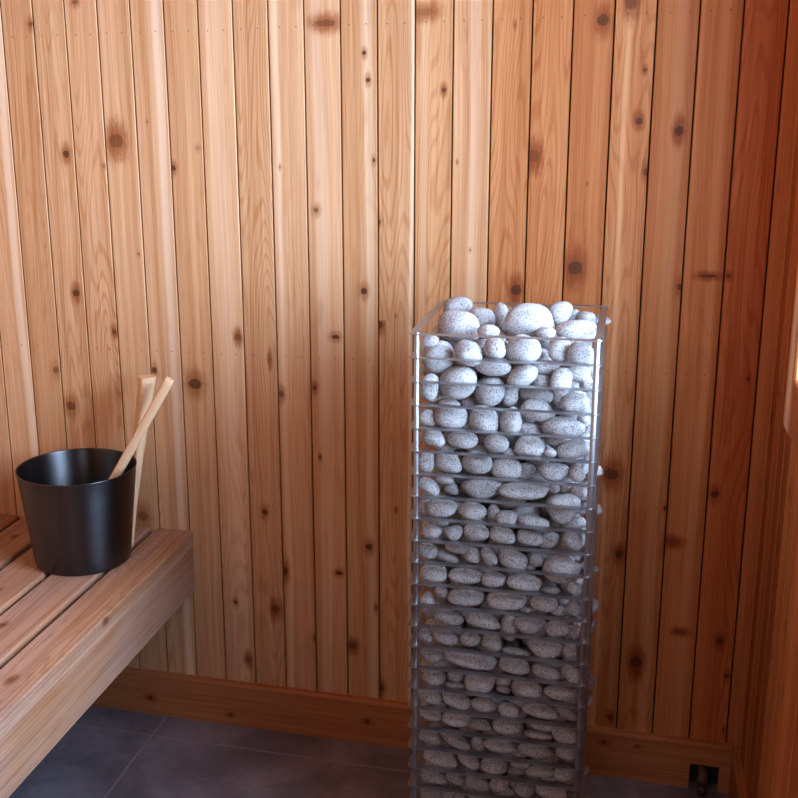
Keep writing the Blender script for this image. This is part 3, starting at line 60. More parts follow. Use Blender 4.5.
# ---- node helper
class NT:
    def __init__(s, name):
        s.m = bpy.data.materials.new(name); s.m.use_nodes = True; s.t = s.m.node_tree; s.b = s.t.nodes['Principled BSDF']
    def n(s, typ, **kw):
        x = s.t.nodes.new(typ)
        for k, v in kw.items(): setattr(x, k, v)
        return x
    def put(s, sock, v):
        if isinstance(v, bpy.types.NodeSocket): s.t.links.new(v, sock)
        elif isinstance(v, (tuple, list)):
            sock.default_value = tuple(v) + ((1,) if len(v) == 3 and sock.type == 'RGBA' else ())
        else: sock.default_value = v
    def M(s, op, a, b=0.0, c=0.0, clamp=False):
        x = s.n('ShaderNodeMath', operation=op, use_clamp=clamp)
        s.put(x.inputs[0], a); s.put(x.inputs[1], b); s.put(x.inputs[2], c); return x.outputs[0]
    def V(s, x, y, z):
        c = s.n('ShaderNodeCombineXYZ')
        for i, v in enumerate((x, y, z)): s.put(c.inputs[i], v)
        return c.outputs[0]
    def S(s, v):
        c = s.n('ShaderNodeSeparateXYZ'); s.put(c.inputs[0], v); return c.outputs
    def noise(s, v, scale=1, detail=2, rough=.5, dist=0):
        x = s.n('ShaderNodeTexNoise'); s.put(x.inputs['Vector'], v); x.inputs['Scale'].default_value = scale
        x.inputs['Detail'].default_value = detail; x.inputs['Roughness'].default_value = rough; x.inputs['Distortion'].default_value = dist
        return x.outputs[0]
    def mix(s, f, a, b, blend='MIX'):
        x = s.n('ShaderNodeMix', data_type='RGBA', blend_type=blend)
        s.put(x.inputs[0], f); s.put(x.inputs[6], a); s.put(x.inputs[7], b); return x.outputs[2]
    def step(s, v, lo, hi, a=0.0, b=1.0):
        x = s.n('ShaderNodeMapRange', interpolation_type='SMOOTHSTEP')
        s.put(x.inputs[0], v); s.put(x.inputs[1], lo); s.put(x.inputs[2], hi); x.inputs[3].default_value = a; x.inputs[4].default_value = b
        return x.outputs[0]
    def attr(s, name):
        return s.n('ShaderNodeAttribute', attribute_name=name)
    def bump(s, hgt, strength, dist):
        x = s.n('ShaderNodeBump'); x.inputs['Strength'].default_value = strength; x.inputs['Distance'].default_value = dist
        s.put(x.inputs['Height'], hgt); s.put(s.b.inputs['Normal'], x.outputs[0])
    def set(s, **kw):
        for k, v in kw.items(): s.put(s.b.inputs[k.replace('_', ' ')], v)
        return s.m

def wood(name, light, dark, rough=.5, weather=0.0, nails=(), rings=1.0, spec=.22, grainamt=1.0):
    """sawn softwood: streaks along V, warped round knots; one knot, one sapwood stripe and one tone per face attribute"""
    t = NT(name)
    uv = t.n('ShaderNodeUVMap', uv_map='grain').outputs[0]; u, v, _ = t.S(uv)
    seed = t.attr('seed').outputs['Fac']; tone = t.attr('tone').outputs['Vector']
    ku, kv, kr = t.S(t.attr('knot').outputs['Vector']); ka, kd, kh = t.S(t.attr('knotp').outputs['Vector'])
    su, sw, ss = t.S(t.attr('sap').outputs['Vector'])
    has = t.M('GREATER_THAN', kr, 1e-5)
    rr = t.M('MAXIMUM', kr, 1e-4)
    du = t.M('SUBTRACT', u, ku); dv = t.M('SUBTRACT', v, kv)
    # grain swerves round the knot
    q = t.M('ADD', t.M('MULTIPLY', du, du), t.M('MULTIPLY', t.M('MULTIPLY', dv, dv), .16))
    fall = t.M('MULTIPLY', has, t.M('EXPONENT', t.M('MULTIPLY', t.M('DIVIDE', q, t.M('MULTIPLY', rr, rr)), -.33)))
    push = t.M('MULTIPLY', t.M('MULTIPLY', fall, -.62), du)
    lown = t.noise(t.V(t.M('MULTIPLY', u, 7.0), t.M('MULTIPLY', v, 1.5), seed), 1, 1)
    ug = t.M('ADD', t.M('ADD', u, push), t.M('MULTIPLY', t.M('SUBTRACT', lown, .5), .022))
    sd = t.M('MULTIPLY', seed, 7.31)
    fine = t.noise(t.V(t.M('MULTIPLY', ug, 420.0), t.M('MULTIPLY', v, 5.0), sd), 1, 3, .6)
    med = t.noise(t.V(t.M('MULTIPLY', ug, 85.0), t.M('MULTIPLY', v, 0.9), sd), 1, 2, .55)
    wide = t.noise(t.V(t.M('MULTIPLY', ug, 26.0), t.M('MULTIPLY', v, 0.45), sd), 1, 1, .5)
    # flat-sawn cathedrals: contour lines of a slow height field
    hf = t.noise(t.V(t.M('MULTIPLY', ug, 13.0), t.M('MULTIPLY', v, 1.25), t.M('ADD', sd, 3.7)), 1, 1.3, .45)
    wav = t.M('SINE', t.M('MULTIPLY', hf, 150.0 * rings))
    cath = t.M('MULTIPLY', t.step(wav, .1, 1.0), t.step(t.noise(t.V(t.M('MULTIPLY', u, 5.0), t.M('MULTIPLY', v, .5), t.M('ADD', sd, 9.1)), 1, 0), .45, .62))
    g = t.M('ADD', t.M('MULTIPLY', t.step(med, .3, .7), .42), t.M('MULTIPLY', t.step(fine, .30, .70), .40))
    g = t.M('ADD', g, t.M('MULTIPLY', t.step(wide, .3, .7), .38)); g = t.M('ADD', g, t.M('MULTIPLY', cath, .35))
    g = t.M('MULTIPLY', g, .80 * grainamt, clamp=True)
    c = t.mix(g, light, dark)
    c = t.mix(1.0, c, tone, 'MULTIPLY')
    stripe = t.M('MULTIPLY', t.step(t.M('ABSOLUTE', t.M('SUBTRACT', ug, su)), sw, t.M('MULTIPLY', sw, .25)), ss)
    c = t.mix(t.M('MULTIPLY', stripe, t.step(fine, .1, .6, .6, 1.0)), c, t.mix(1.0, (.86, .66, .50), tone, 'MULTIPLY'))
    if weather > 0:
        wn = t.noise(t.V(t.M('MULTIPLY', u, 9.0), t.M('MULTIPLY', v, 2.2), t.M('ADD', sd, 5.0)), 1, 3, .6)
        c = t.mix(t.M('MULTIPLY', t.step(wn, .3, .65), weather), c, (.43, .33, .31))
        dk = t.noise(t.V(t.M('MULTIPLY', ug, 240.0), t.M('MULTIPLY', v, 2.4), t.M('ADD', sd, 2.0)), 1, 3, .65)
        c = t.mix(t.step(dk, .50, .66, 0, .55), c, (.15, .068, .040))
    # blue-brown blotches
    bl = t.noise(t.V(t.M('MULTIPLY', u, 22.0), t.M('MULTIPLY', v, 7.0), t.M('ADD', sd, 6.0)), 1, 2)
    c = t.mix(t.step(bl, .62, .78, 0, .35), c, t.mix(1.0, c, (.72, .55, .42), 'MULTIPLY'))
    # the knot
    duk = t.M('DIVIDE', du, t.M('MULTIPLY', rr, t.M('MAXIMUM', ka, .05))); dvk = t.M('DIVIDE', dv, rr)
    dist = t.M('SQRT', t.M('ADD', t.M('MULTIPLY', duk, duk), t.M('MULTIPLY', dvk, dvk)))
    dist = t.M('ADD', dist, t.M('MULTIPLY', t.M('SUBTRACT', t.noise(t.V(t.M('MULTIPLY', u, 330.0), t.M('MULTIPLY', v, 330.0), seed), 1, 2), .5), .9))
    # halo stretched along the grain
    dh = t.M('SQRT', t.M('ADD', t.M('MULTIPLY', duk, duk), t.M('MULTIPLY', t.M('MULTIPLY', dvk, dvk), .30)))
    dh = t.M('ADD', dh, t.M('MULTIPLY', t.M('SUBTRACT', t.noise(t.V(t.M('MULTIPLY', u, 200.0), t.M('MULTIPLY', v, 60.0), seed), 1, 2), .5), 1.2))
    halo = t.M('MULTIPLY', t.M('MULTIPLY', has, kh), t.step(dh, 2.3, .7))
    c = t.mix(halo, c, t.mix(1.0, c, (.50, .26, .13), 'MULTIPLY'))
    core = t.M('MULTIPLY', t.M('MULTIPLY', has, kd), t.step(dist, 1.12, .72))
    ringk = t.step(t.M('SINE', t.M('MULTIPLY', dist, 11.0)), -.2, .8)
    kc = t.mix(t.M('MULTIPLY', ringk, .6), (.10, .029, .009), (.028, .010, .005))
    c = t.mix(core, c, kc)
    if nails:
        nd = None
        for vz in nails:
            a = t.M('SUBTRACT', t.M('ABSOLUTE', t.M('ADD', u, t.M('MULTIPLY', t.M('SUBTRACT', t.noise(t.V(seed, vz, 0.0), 8, 0), .5), .012))), .0185)
            b = t.M('SUBTRACT', v, t.M('ADD', t.M('MULTIPLY', t.M('SUBTRACT', t.noise(t.V(vz, seed, 3.0), 8, 0), .5), .006), vz))
            d = t.M('SQRT', t.M('ADD', t.M('MULTIPLY', a, a), t.M('MULTIPLY', b, b)))
            s_ = t.step(d, .0023, .0010)
            nd = s_ if nd is None else t.M('MAXIMUM', nd, s_)
        c = t.mix(t.M('MULTIPLY', nd, .8), c, (.13, .055, .03))
    hsum = t.M('ADD', t.M('MULTIPLY', fine, .6), t.M('MULTIPLY', med, .4))
    t.bump(hsum, .25 if weather == 0 else .6, .0012)
    return t.set(Base_Color=c, Roughness=t.M('ADD', rough, t.M('MULTIPLY', fine, .15)), Specular_IOR_Level=spec)

class Boards:
    """collects boards (bevelled prisms along V) into ONE mesh with grain UVs and per-face wood attributes"""
    def __init__(s): s.v = []; s.f = []; s.uv = []; s.tone = []; s.seed = []; s.knot = []; s.kp = []; s.sap = []
    def board(s, O, U, V, N, w, L, t, bev=.002, tone=(1, 1, 1), seed=0.0, knots=(), sap=(0, .01, 0), v0=0.0, seg=(), prof=None, cap0=None):
        O, U, V, N = Vector(O), Vector(U), Vector(V), Vector(N)
        pr = prof or [(-w/2, -t), (-w/2, -bev), (-w/2 + bev, 0), (w/2 - bev, 0), (w/2, -bev), (w/2, -t)]
        n = len(pr); flip = U.cross(V).dot(N) < 0
        ks = sorted([k for k in knots if v0 - .02 < k[1] < v0 + L + .02], key=lambda k: k[1])
        cuts = [v0]; own = []
        if ks:
            for i, k in enumerate(ks):
                own.append(k)
                if i + 1 < len(ks): cuts.append(min(max((k[1] + ks[i+1][1]) / 2, v0 + .001), v0 + L - .001))
        else: own.append(None)
        cuts.append(v0 + L)
        per = [0.0]
        for i in range(1, n): per.append(per[-1] + math.hypot(pr[i][0] - pr[i-1][0], pr[i][1] - pr[i-1][1]))
        topi = max(range(n - 1), key=lambda i: (pr[i][1] + pr[i+1][1]) * 1000 + (pr[i+1][0] - pr[i][0]))
        off = (pr[topi][0]) - per[topi]
        base = len(s.v)
        for c in cuts:
            for a, b in pr: s.v.append(O + U * a + V * (c - v0) + N * b)
        def face(idx, uvs, k):
            if flip: idx = idx[::-1]; uvs = uvs[::-1]
            s.f.append(idx); s.uv += uvs; s.tone.append(tone); s.seed.append(seed); s.sap.append(sap)
            if k: s.knot.append(k[:3]); s.kp.append((k[3], k[4], k[5]))
            else: s.knot.append((0, 0, 0)); s.kp.append((1, 0, 0))
        for j in range(len(cuts) - 1):
            b0 = base + j * n; b1 = b0 + n; k = own[j]
            for i in range(n):
                i2 = (i + 1) % n
                pu, pu2 = per[i] + off, (per[i2] + off if i2 else per[-1] + off + math.hypot(pr[0][0]-pr[-1][0], pr[0][1]-pr[-1][1]))
                face([b0 + i2, b0 + i, b1 + i, b1 + i2][::-1], [(pu2, cuts[j]), (pu, cuts[j]), (pu, cuts[j+1]), (pu2, cuts[j+1])][::-1], k if abs(pr[i][1]) < t * .5 or True else None)
        face([base + i for i in range(n)][::-1], [(pr[i][0] + 5, pr[i][1]) for i in range(n)][::-1], None)
        e = base + (len(cuts) - 1) * n
        face([e + i for i in range(n)], [(pr[i][0] + 7, pr[i][1]) for i in range(n)], None)
    def build(s, name, mat, parent=None):
        me = bpy.data.meshes.new(name); me.from_pydata([tuple(v) for v in s.v], [], s.f); 
        l = me.uv_layers.new(name='grain'); l.data.foreach_set('uv', [c for p in s.uv for c in p])
        for nm, ty, arr in (('tone', 'FLOAT_VECTOR', s.tone), ('knot', 'FLOAT_VECTOR', s.knot), ('knotp', 'FLOAT_VECTOR', s.kp), ('sap', 'FLOAT_VECTOR', s.sap)):
            a = me.attributes.new(nm, ty, 'FACE'); a.data.foreach_set('vector', [float(c) for p in arr for c in p])
        a = me.attributes.new('seed', 'FLOAT', 'FACE'); a.data.foreach_set('value', [float(x) for x in s.seed])
        bm = bmesh.new(); bm.from_mesh(me); bmesh.ops.recalc_face_normals(bm, faces=bm.faces); bm.to_mesh(me); bm.free()
        return link(name, me, mat, parent)

def plain(name, col, rough=.5, metal=0.0, spec=.5):
    t = NT(name); return t.set(Base_Color=col, Roughness=rough, Metallic=metal, Specular_IOR_Level=spec)
def box_bm(bm, x0, x1, y0, y1, z0, z1, bev=0.0):
    r = bmesh.ops.create_cube(bm, size=1.0); vs = r['verts']
    bmesh.ops.scale(bm, vec=(x1 - x0, y1 - y0, z1 - z0), verts=vs); bmesh.ops.translate(bm, vec=((x0 + x1) / 2, (y0 + y1) / 2, (z0 + z1) / 2), verts=vs)
    if bev: bmesh.ops.bevel(bm, geom=list({e for v in vs for e in v.link_edges}), offset=bev, segments=2, affect='EDGES', profile=.5)
def lathe(bm, prof, cx, cy, n=64, cap=True):
    rings = []
    for r, z in prof:
        rings.append([bm.verts.new((cx + r * math.cos(2 * math.pi * i / n), cy + r * math.sin(2 * math.pi * i / n), z)) for i in range(n)] if r > 1e-6 else [bm.verts.new((cx, cy, z))])
    for a, b in zip(rings, rings[1:]):
        for i in range(n):
            j = (i + 1) % n
            if len(a) == 1: bm.faces.new((a[0], b[i], b[j]))
            elif len(b) == 1: bm.faces.new((a[i], a[j], b[0]))
            else: bm.faces.new((a[i], a[j], b[j], b[i]))
def tube(bm, pts, radii, n=16, sx=1.0):
    """round (or oval) bar through points"""
    rings = []; P = [Vector(p) for p in pts]
    for i, p in enumerate(P):
        d = (P[min(i + 1, len(P) - 1)] - P[max(i - 1, 0)]).normalized()
        a = d.cross(Vector((0, 1, 0.01))).normalized(); b = d.cross(a)
        rings.append([bm.verts.new(p + (a * math.cos(2 * math.pi * k / n) + b * sx * math.sin(2 * math.pi * k / n)) * radii[i]) for k in range(n)])
    for A, B in zip(rings, rings[1:]):
        for k in range(n): bm.faces.new((A[k], A[(k + 1) % n], B[(k + 1) % n], B[k]))
    bm.faces.new(rings[0]); bm.faces.new(rings[-1][::-1])
# ------------------------------------------------------------------ materials
M_WALL = wood('cedar_wall', (.68, .385, .215), (.40, .150, .053), rough=.5, nails=(1.700, .973))
M_TRIM = wood('cedar_trim', (.52, .205, .082), (.29, .092, .030), rough=.5)
M_BENCH = wood('cedar_bench', (.50, .265, .145), (.29, .120, .055), rough=.55, weather=.32, rings=1.3, grainamt=1.1)
M_BAMBOO = wood('bamboo', (.72, .46, .28), (.56, .32, .17), rough=.4, rings=.3, grainamt=.7)
M_DARK = plain('dark_backing', (.012, .008, .006), .9)
M_STEEL = plain('brushed_steel', (.38, .375, .40), .42, 1.0)
M_STEELD = plain('steel_plate', (.30, .30, .31), .4, 1.0)
M_PIPE = plain('brown_pipe', (.10, .045, .03), .45, .3)
def black_metal():
    t = NT('black_anodised'); tc = t.n('ShaderNodeNewGeometry').outputs['Position']; x, y, z = t.S(tc)
    n = t.noise(t.V(t.M('MULTIPLY', x, 25.0), t.M('MULTIPLY', y, 25.0), t.M('MULTIPLY', z, 1100.0)), 1, 2)
    tg = t.n('ShaderNodeTangent', direction_type='RADIAL', axis='Z')
    t.put(t.b.inputs['Tangent'], tg.outputs[0])
    return t.set(Base_Color=t.mix(n, (.060, .058, .064), (.10, .096, .106)), Roughness=.36, Metallic=1.0, Anisotropic=.8, Anisotropic_Rotation=.25)
M_BLACK = black_metal()
def stone_mat():
    t = NT('speckled_granite'); p = t.n('ShaderNodeNewGeometry').outputs['Position']
    oi = t.n('ShaderNodeObjectInfo').outputs['Random']
    big = t.noise(p, 60, 2)
    c = t.mix(t.step(big, .35, .65), (.345, .325, .330), (.425, .400, .405))
    c = t.mix(t.step(t.noise(p, 300, 2, .6), .52, .66), c, (.48, .44, .43))
    c = t.mix(t.step(t.noise(p, 400, 2, .6), .545, .60, 0, .78), c, (.085, .075, .072))
    c = t.mix(t.step(t.noise(p, 200, 3, .6), .56, .66, 0, .55), c, (.19, .155, .145))
    c = t.mix(1.0, c, t.mix(oi, (.86, .86, .87), (1.06, 1.05, 1.06)), 'MULTIPLY')
    t.bump(t.noise(p, 420, 3, .7), .35, .0015)
    return t.set(Base_Color=c, Roughness=.78, Specular_IOR_Level=.25)
M_STONE = stone_mat()
def tile_mat():
    t = NT('slate_tile'); p = t.n('ShaderNodeNewGeometry').outputs['Position']; x, y, z = t.S(p)
    def line(c, off, size):
        m = t.M('MODULO', t.M('ADD', t.M('SUBTRACT', c, off), size * 10.5), size)
        return t.step(t.M('ABSOLUTE', t.M('SUBTRACT', m, size / 2)), .0034, .0018)
    g = t.M('MAXIMUM', line(x, -1.107, 1.5), line(y, 2.312, .6))
    cl = t.noise(p, 5.5, 5, .62, .4); cl2 = t.noise(p, 40, 4, .6)
    c = t.mix(t.step(cl, .34, .68), (.120, .105, .136), (.255, .226, .275))
    c = t.mix(t.step(cl2, .3, .7, 0, .35), c, (.16, .138, .14))
    c = t.mix(t.M('MULTIPLY', g, .7), c, (.32, .28, .28))
    t.bump(t.M('SUBTRACT', t.M('MULTIPLY', cl2, .3), g), .3, .0015)
    return t.set(Base_Color=c, Roughness=t.step(cl2, .3, .7, .38, .55), Specular_IOR_Level=.5)
M_TILE = tile_mat()
def glass_mat():
    t = NT('clear_glass'); o = t.t.nodes['Material Output']
    tr = t.n('ShaderNodeBsdfTransparent'); gl = t.n('ShaderNodeBsdfGlossy'); gl.inputs['Roughness'].default_value = .02
    lw = t.n('ShaderNodeLayerWeight'); lw.inputs[0].default_value = .35
    mx = t.n('ShaderNodeMixShader'); t.t.links.new(t.M('MULTIPLY', lw.outputs['Fresnel'], .6), mx.inputs[0])
    t.t.links.new(tr.outputs[0], mx.inputs[1]); t.t.links.new(gl.outputs[0], mx.inputs[2]); t.t.links.new(mx.outputs[0], o.inputs[0]); return t.m
M_GLASS = glass_mat()

# ------------------------------------------------------------------ room shell
WY, XR, XL, YF, ZC = 2.425, .291, -1.64, -.50, 2.12
P, PX0 = .080487, -1.426828
X_, Y_, Z_ = Vector((1, 0, 0)), Vector((0, 1, 0)), Vector((0, 0, 1))
rnd = random.Random(7)
GAP = .0032
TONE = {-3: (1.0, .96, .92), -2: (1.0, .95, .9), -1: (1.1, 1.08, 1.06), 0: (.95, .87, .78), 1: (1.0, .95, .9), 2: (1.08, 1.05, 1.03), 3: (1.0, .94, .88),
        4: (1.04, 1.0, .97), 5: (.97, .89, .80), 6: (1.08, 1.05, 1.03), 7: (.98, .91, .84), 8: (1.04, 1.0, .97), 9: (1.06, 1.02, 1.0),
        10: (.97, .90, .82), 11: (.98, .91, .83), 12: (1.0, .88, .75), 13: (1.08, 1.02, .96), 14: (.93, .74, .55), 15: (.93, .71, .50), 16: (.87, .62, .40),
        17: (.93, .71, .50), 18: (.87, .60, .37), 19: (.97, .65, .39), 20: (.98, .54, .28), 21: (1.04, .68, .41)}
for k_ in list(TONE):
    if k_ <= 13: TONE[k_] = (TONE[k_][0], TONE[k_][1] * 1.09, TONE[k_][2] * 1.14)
SAP = {-1: (.024, .014, .40), 4: (.024, .016, .40), 6: (.0, .030, .12), 8: (-.026, .012, .22), 10: (.020, .014, .35), 11: (.034, .006, .6), 13: (.004, .014, .22),
       17: (-.012, .007, .45), 18: (.010, .016, .30), 19: (.012, .012, .28), 12: (-.02, .012, .2), 9: (-.01, .02, .2)}
b = Boards()
for i in range(-3, 22):
    xa, xb = PX0 + i * P, PX0 + (i + 1) * P
    xa, xb = max(xa, XL), min(xb, XR)
    if xb - xa < .01: continue
    z0 = .0 if i < 19 else .066
    if i == 21: xb += GAP
    xc = (xa + xb) / 2; uo = xc - (PX0 + (i + .5) * P)
    kn = [(k[0] - uo, k[1], k[2], k[3], k[4], k[5]) for k in KNOTS.get(i, [])]
    ex = [(rnd.uniform(-.03, .03), z, rnd.uniform(.004, .009), 1, .8, .7) for z in (rnd.uniform(1.8, 2.08),)]
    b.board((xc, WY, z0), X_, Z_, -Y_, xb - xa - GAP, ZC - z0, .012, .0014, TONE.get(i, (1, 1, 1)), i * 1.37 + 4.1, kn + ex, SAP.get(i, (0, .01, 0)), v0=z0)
wall_back = tag(b.build('wall_back', M_WALL), kind='structure')
bm = bmesh.new(); box_bm(bm, XL - .05, XR + .09, WY + .0125, WY + .05, 0, ZC)
from_bm('backing', bm, M_DARK, wall_back, False)

# right wall with the window opening
WY0, WY1, WZ0, WZ1 = .95, 1.965, 1.081, 1.93
b = Boards(); y = WY; i = 0
KR = [(2.113, .72), (2.062, .527), (2.037, .863), (1.936, .65), (1.90, .544)]
y = WY - .03 + P
while y > YF:
    ya, yb = max(y - P, YF), min(y, WY); yc = (ya + yb) / 2
    tn = rnd.choice([(.90, .57, .35), (.72, .41, .23), (1.0, .70, .47), (.64, .35, .19), (.94, .62, .40)])
    sp = (rnd.uniform(-.03, .03), rnd.uniform(.006, .014), rnd.uniform(.1, .6))
    kn = [(yc - k[0], k[1], .0075, .8, .9, .6) for k in KR if ya < k[0] < yb]
    if not kn: kn = [(rnd.uniform(-.03, .03), rnd.uniform(.2, 2.0), rnd.uniform(.004, .009), 1, .85, .7)]
    spans = [(0, ZC)]
    if yb > WY0 and ya < WY1: spans = [(0, WZ0), (WZ1, ZC)]
    if yb - ya > .008:
        for za, zb in spans:
            b.board((XR, yc, za), -Y_, Z_, -X_, yb - ya - (GAP * .5 if i else .0002), zb - za, .012, .0022, tn, 40 + i * 1.91, kn, sp, v0=za)
    y -= P; i += 1
wall_right = tag(b.build('wall_right', M_WALL), kind='structure')
bm = bmesh.new()
for y0, y1, z0, z1 in ((YF, WY0 - .0125, 0, ZC), (WY1 + .0125, WY + .0124, 0, ZC), (WY0 - .0125, WY1 + .0125, 0, WZ0 - .0125), (WY0 - .0125, WY1 + .0125, WZ1 + .0125, ZC)): box_bm(bm, XR + .0125, XR + .09, y0, y1, z0, z1)
from_bm('backing', bm, M_DARK, wall_right, False)
b = Boards(); y = YF + P / 2; i = 0
while y < WY:
    b.board((XL, y, 0), Y_, Z_, X_, P - GAP, ZC, .012, .0022, rnd.choice([(1.0, .93, .86), (1.05, 1.0, .96), (.95, .86, .75)]), 90 + i * 1.3, [(rnd.uniform(-.03, .03), rnd.uniform(.2, 2.0), rnd.uniform(.004, .009), 1, .85, .7)], v0=0)
    y += P; i += 1
wall_left = tag(b.build('wall_left', M_WALL), kind='structure')
bm = bmesh.new(); box_bm(bm, XL - .05, XL - .0125, YF, WY + .0124, 0, ZC); from_bm('backing', bm, M_DARK, wall_left, False)
DX0, DX1, DZ = -.86, .02, 2.0
b = Boards(); x = XL + P / 2; i = 0
while x < XR:
    xa, xb = max(x - P / 2, XL), min(x + P / 2, XR)
    sp = (0, ZC)
    segs = []
    if xb <= DX0 or xa >= DX1: segs = [(xa, xb, 0)]
    else:
        if xa < DX0: segs.append((xa, DX0, 0))
        if xb > DX1: segs.append((DX1, xb, 0))
        segs.append((max(xa, DX0), min(xb, DX1), DZ))
    for p0, p1, z0 in segs:
        if p1 - p0 > .006: b.board(((p0 + p1) / 2, YF, z0), -X_, Z_, Y_, p1 - p0 - GAP * .6, ZC - z0, .012, .0022, rnd.choice([(.72, .62, .54), (.66, .55, .46)]), 140 + i * 1.7, v0=z0)
    x += P; i += 1
wall_front = tag(b.build('wall_front', M_WALL), kind='structure')
bm = bmesh.new()
for x0, x1, z0, z1 in ((XL, DX0, 0, ZC), (DX1, XR, 0, ZC), (DX0, DX1, DZ, ZC)): box_bm(bm, x0, x1, YF - .06, YF - .0125, z0, z1)
from_bm('backing', bm, M_DARK, wall_front, False)
b = Boards(); x = XL + P / 2; i = 0
while x < XR:
    xa, xb = x - P / 2, min(x + P / 2, XR)
    if xb - xa > .01: b.board(((xa + xb) / 2, YF, ZC), -X_, Y_, -Z_, xb - xa - GAP, WY - YF, .012, .0022, rnd.choice([(1.0, .88, .76), (.9, .76, .62)]), 190 + i * 1.7, v0=YF)
    x += P; i += 1
ceiling = tag(b.build('ceiling', M_TRIM), kind='structure')
bm = bmesh.new(); box_bm(bm, XL, XR, YF, WY, ZC + .0125, ZC + .05); from_bm('backing', bm, M_DARK, ceiling, False)
bm = bmesh.new(); box_bm(bm, XL - .05, XR + .09, YF - .06, WY + .05, -.05, 0)
floor = tag(from_bm('floor', bm, M_TILE, None, False), kind='structure')

# baseboards
BH = .118
def bprof(t, ulo=None, bev=.007):
    u0 = -BH / 2; u1 = BH / 2 if ulo is None else ulo
    return [(u0, -t), (u0, -bev * .8), (u0 + bev, 0), (u1 - .001, 0), (u1, -.001), (u1, -t)]
b = Boards(); ky = [(x, z, r) for x, z, r in ((-1.15, .0483, .0079), (-.5694, .0624, .007), (-.0039, .0898, .006), (.0699, .0905, .004), (-.93, .03, .005))]
kn = [(BH / 2 - z, x, r, 1.0, .9, .6) for x, z, r in ky]
yb_ = 2.405
b.board((XL, yb_, BH / 2), -Z_, X_, -Y_, BH, .188 - XL, .0199, 0, (1, .97, .95), 3.3, kn, v0=XL, prof=bprof(.0199))
b.board((.188, yb_, BH / 2), -Z_, X_, -Y_, BH, .275 - .188, .0199, 0, (1, .97, .95), 3.3, (), v0=.188, prof=bprof(.0199, BH / 2 - .0635))
b.board((.251, yb_, .0317), -Z_, X_, -Y_, .0634, .275 - .251, .0199, .001, (1, .97, .95), 3.3, (), v0=.251)
tag(b.build('baseboard_back', M_TRIM), kind='structure')
b = Boards()
b.board((.275, 2.405, BH / 2), -Z_, -Y_, -X_, BH, 2.405 - YF, .0159, 0, (.95, .9, .85), 8.3, (), v0=0, prof=bprof(.0159))
tag(b.build('baseboard_right', M_TRIM), kind='structure')
b = Boards()
b.board((XL + .016, YF, BH / 2), -Z_, Y_, X_, BH, 2.405 - YF, .0159, 0, (.95, .9, .85), 9.3, (), v0=0, prof=bprof(.0159))
tag(b.build('baseboard_left', M_TRIM), kind='structure')

# window: casing boards, jamb, pane
win = empty('window_1', (XR, (WY0 + WY1) / 2, WZ0)); tag(win, kind='structure')
b = Boards(); CX = .271; CT = .0199; CW = .090
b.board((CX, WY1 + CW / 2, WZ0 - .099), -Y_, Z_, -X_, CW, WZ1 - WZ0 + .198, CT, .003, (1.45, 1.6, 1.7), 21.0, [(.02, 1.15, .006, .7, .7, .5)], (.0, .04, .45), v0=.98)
b.board((CX, WY0 - CW / 2, WZ0 - .099), -Y_, Z_, -X_, CW, WZ1 - WZ0 + .198, CT, .003, (1.05, 1.0, .95), 23.0, (), v0=.98)
b.board((CX, WY1, WZ0 - .0495), Z_, -Y_, X_ * -1, .099, WY1 - WY0, CT, .003, (.98, .86, .72), 25.0, (), v0=0)
b.board((CX, WY1, WZ1 + .0495), Z_, -Y_, X_ * -1, .099, WY1 - WY0, CT, .003, (.98, .86, .72), 27.0, (), v0=0)
b.build('window_frame', M_TRIM, win)
b = Boards(); JD = .11; xm = CX + JD / 2 + .02
b.board((xm, WY0, WZ0), X_, Y_, Z_, JD, WY1 - WY0, .012, .001, (1, .9, .8), 31)
b.board((xm, WY0, WZ1), X_, Y_, -Z_, JD, WY1 - WY0, .012, .001, (1, .9, .8), 33)
b.board((xm, WY1, WZ0), X_, Z_, -Y_, JD, WZ1 - WZ0, .012, .001, (1, .9, .8), 35)
b.board((xm, WY0, WZ0), X_, Z_, Y_, JD, WZ1 - WZ0, .012, .001, (1, .9, .8), 37)
b.build('window_jamb', plain('white_paint', (.80, .80, .80), .4), win)
bm = bmesh.new(); box_bm(bm, .345, .349, WY0, WY1, WZ0, WZ1); from_bm('window_pane', bm, M_GLASS, win, False)
# plank door behind the camera, unseen; upper pane added to pass the fill light
door = empty('door_1', ((DX0 + DX1) / 2, YF, 0)); tag(door, kind='structure')
b = Boards()
for xx in (DX0 + .035, DX1 - .035): b.board((xx, YF, 0), -X_, Z_, Y_, .07, DZ, .05, .003, (1, .92, .85), 41 + xx)
b.board((DX0 + .07, YF, DZ - .035), Z_, X_, Y_, .07, DX1 - DX0 - .14, .05, .003, (1, .92, .85), 45)
b.build('door_frame', M_TRIM, door)
b = Boards(); nd = 8; dw = (DX1 - DX0 - .14) / nd
for k in range(nd): b.board((DX0 + .07 + dw * (k + .5), YF - .012, .01), -X_, Z_, Y_, dw - .002, .90, .035, .002, (.8, .70, .6), 47 + k * 1.7)
b.board((DX0 + .07, YF - .012, .95), Z_, X_, Y_, .08, DX1 - DX0 - .14, .035, .003, (.8, .7, .6), 61)
b.build('door_leaf', M_WALL, door)
bm = bmesh.new(); box_bm(bm, DX0 + .07, DX1 - .07, YF - .032, YF - .026, .99, DZ - .07); from_bm('door_pane', bm, M_GLASS, door, False)
bm = bmesh.new(); tube(bm, [(DX0 + .13, YF + .02, .95), (DX0 + .13, YF + .02, 1.15)], [.011, .011]); tube(bm, [(DX0 + .13, YF + .02, 1.0), (DX0 + .13, YF - .012, 1.0)], [.006, .006], 8); tube(bm, [(DX0 + .13, YF + .02, 1.1), (DX0 + .13, YF - .012, 1.1)], [.006, .006], 8)
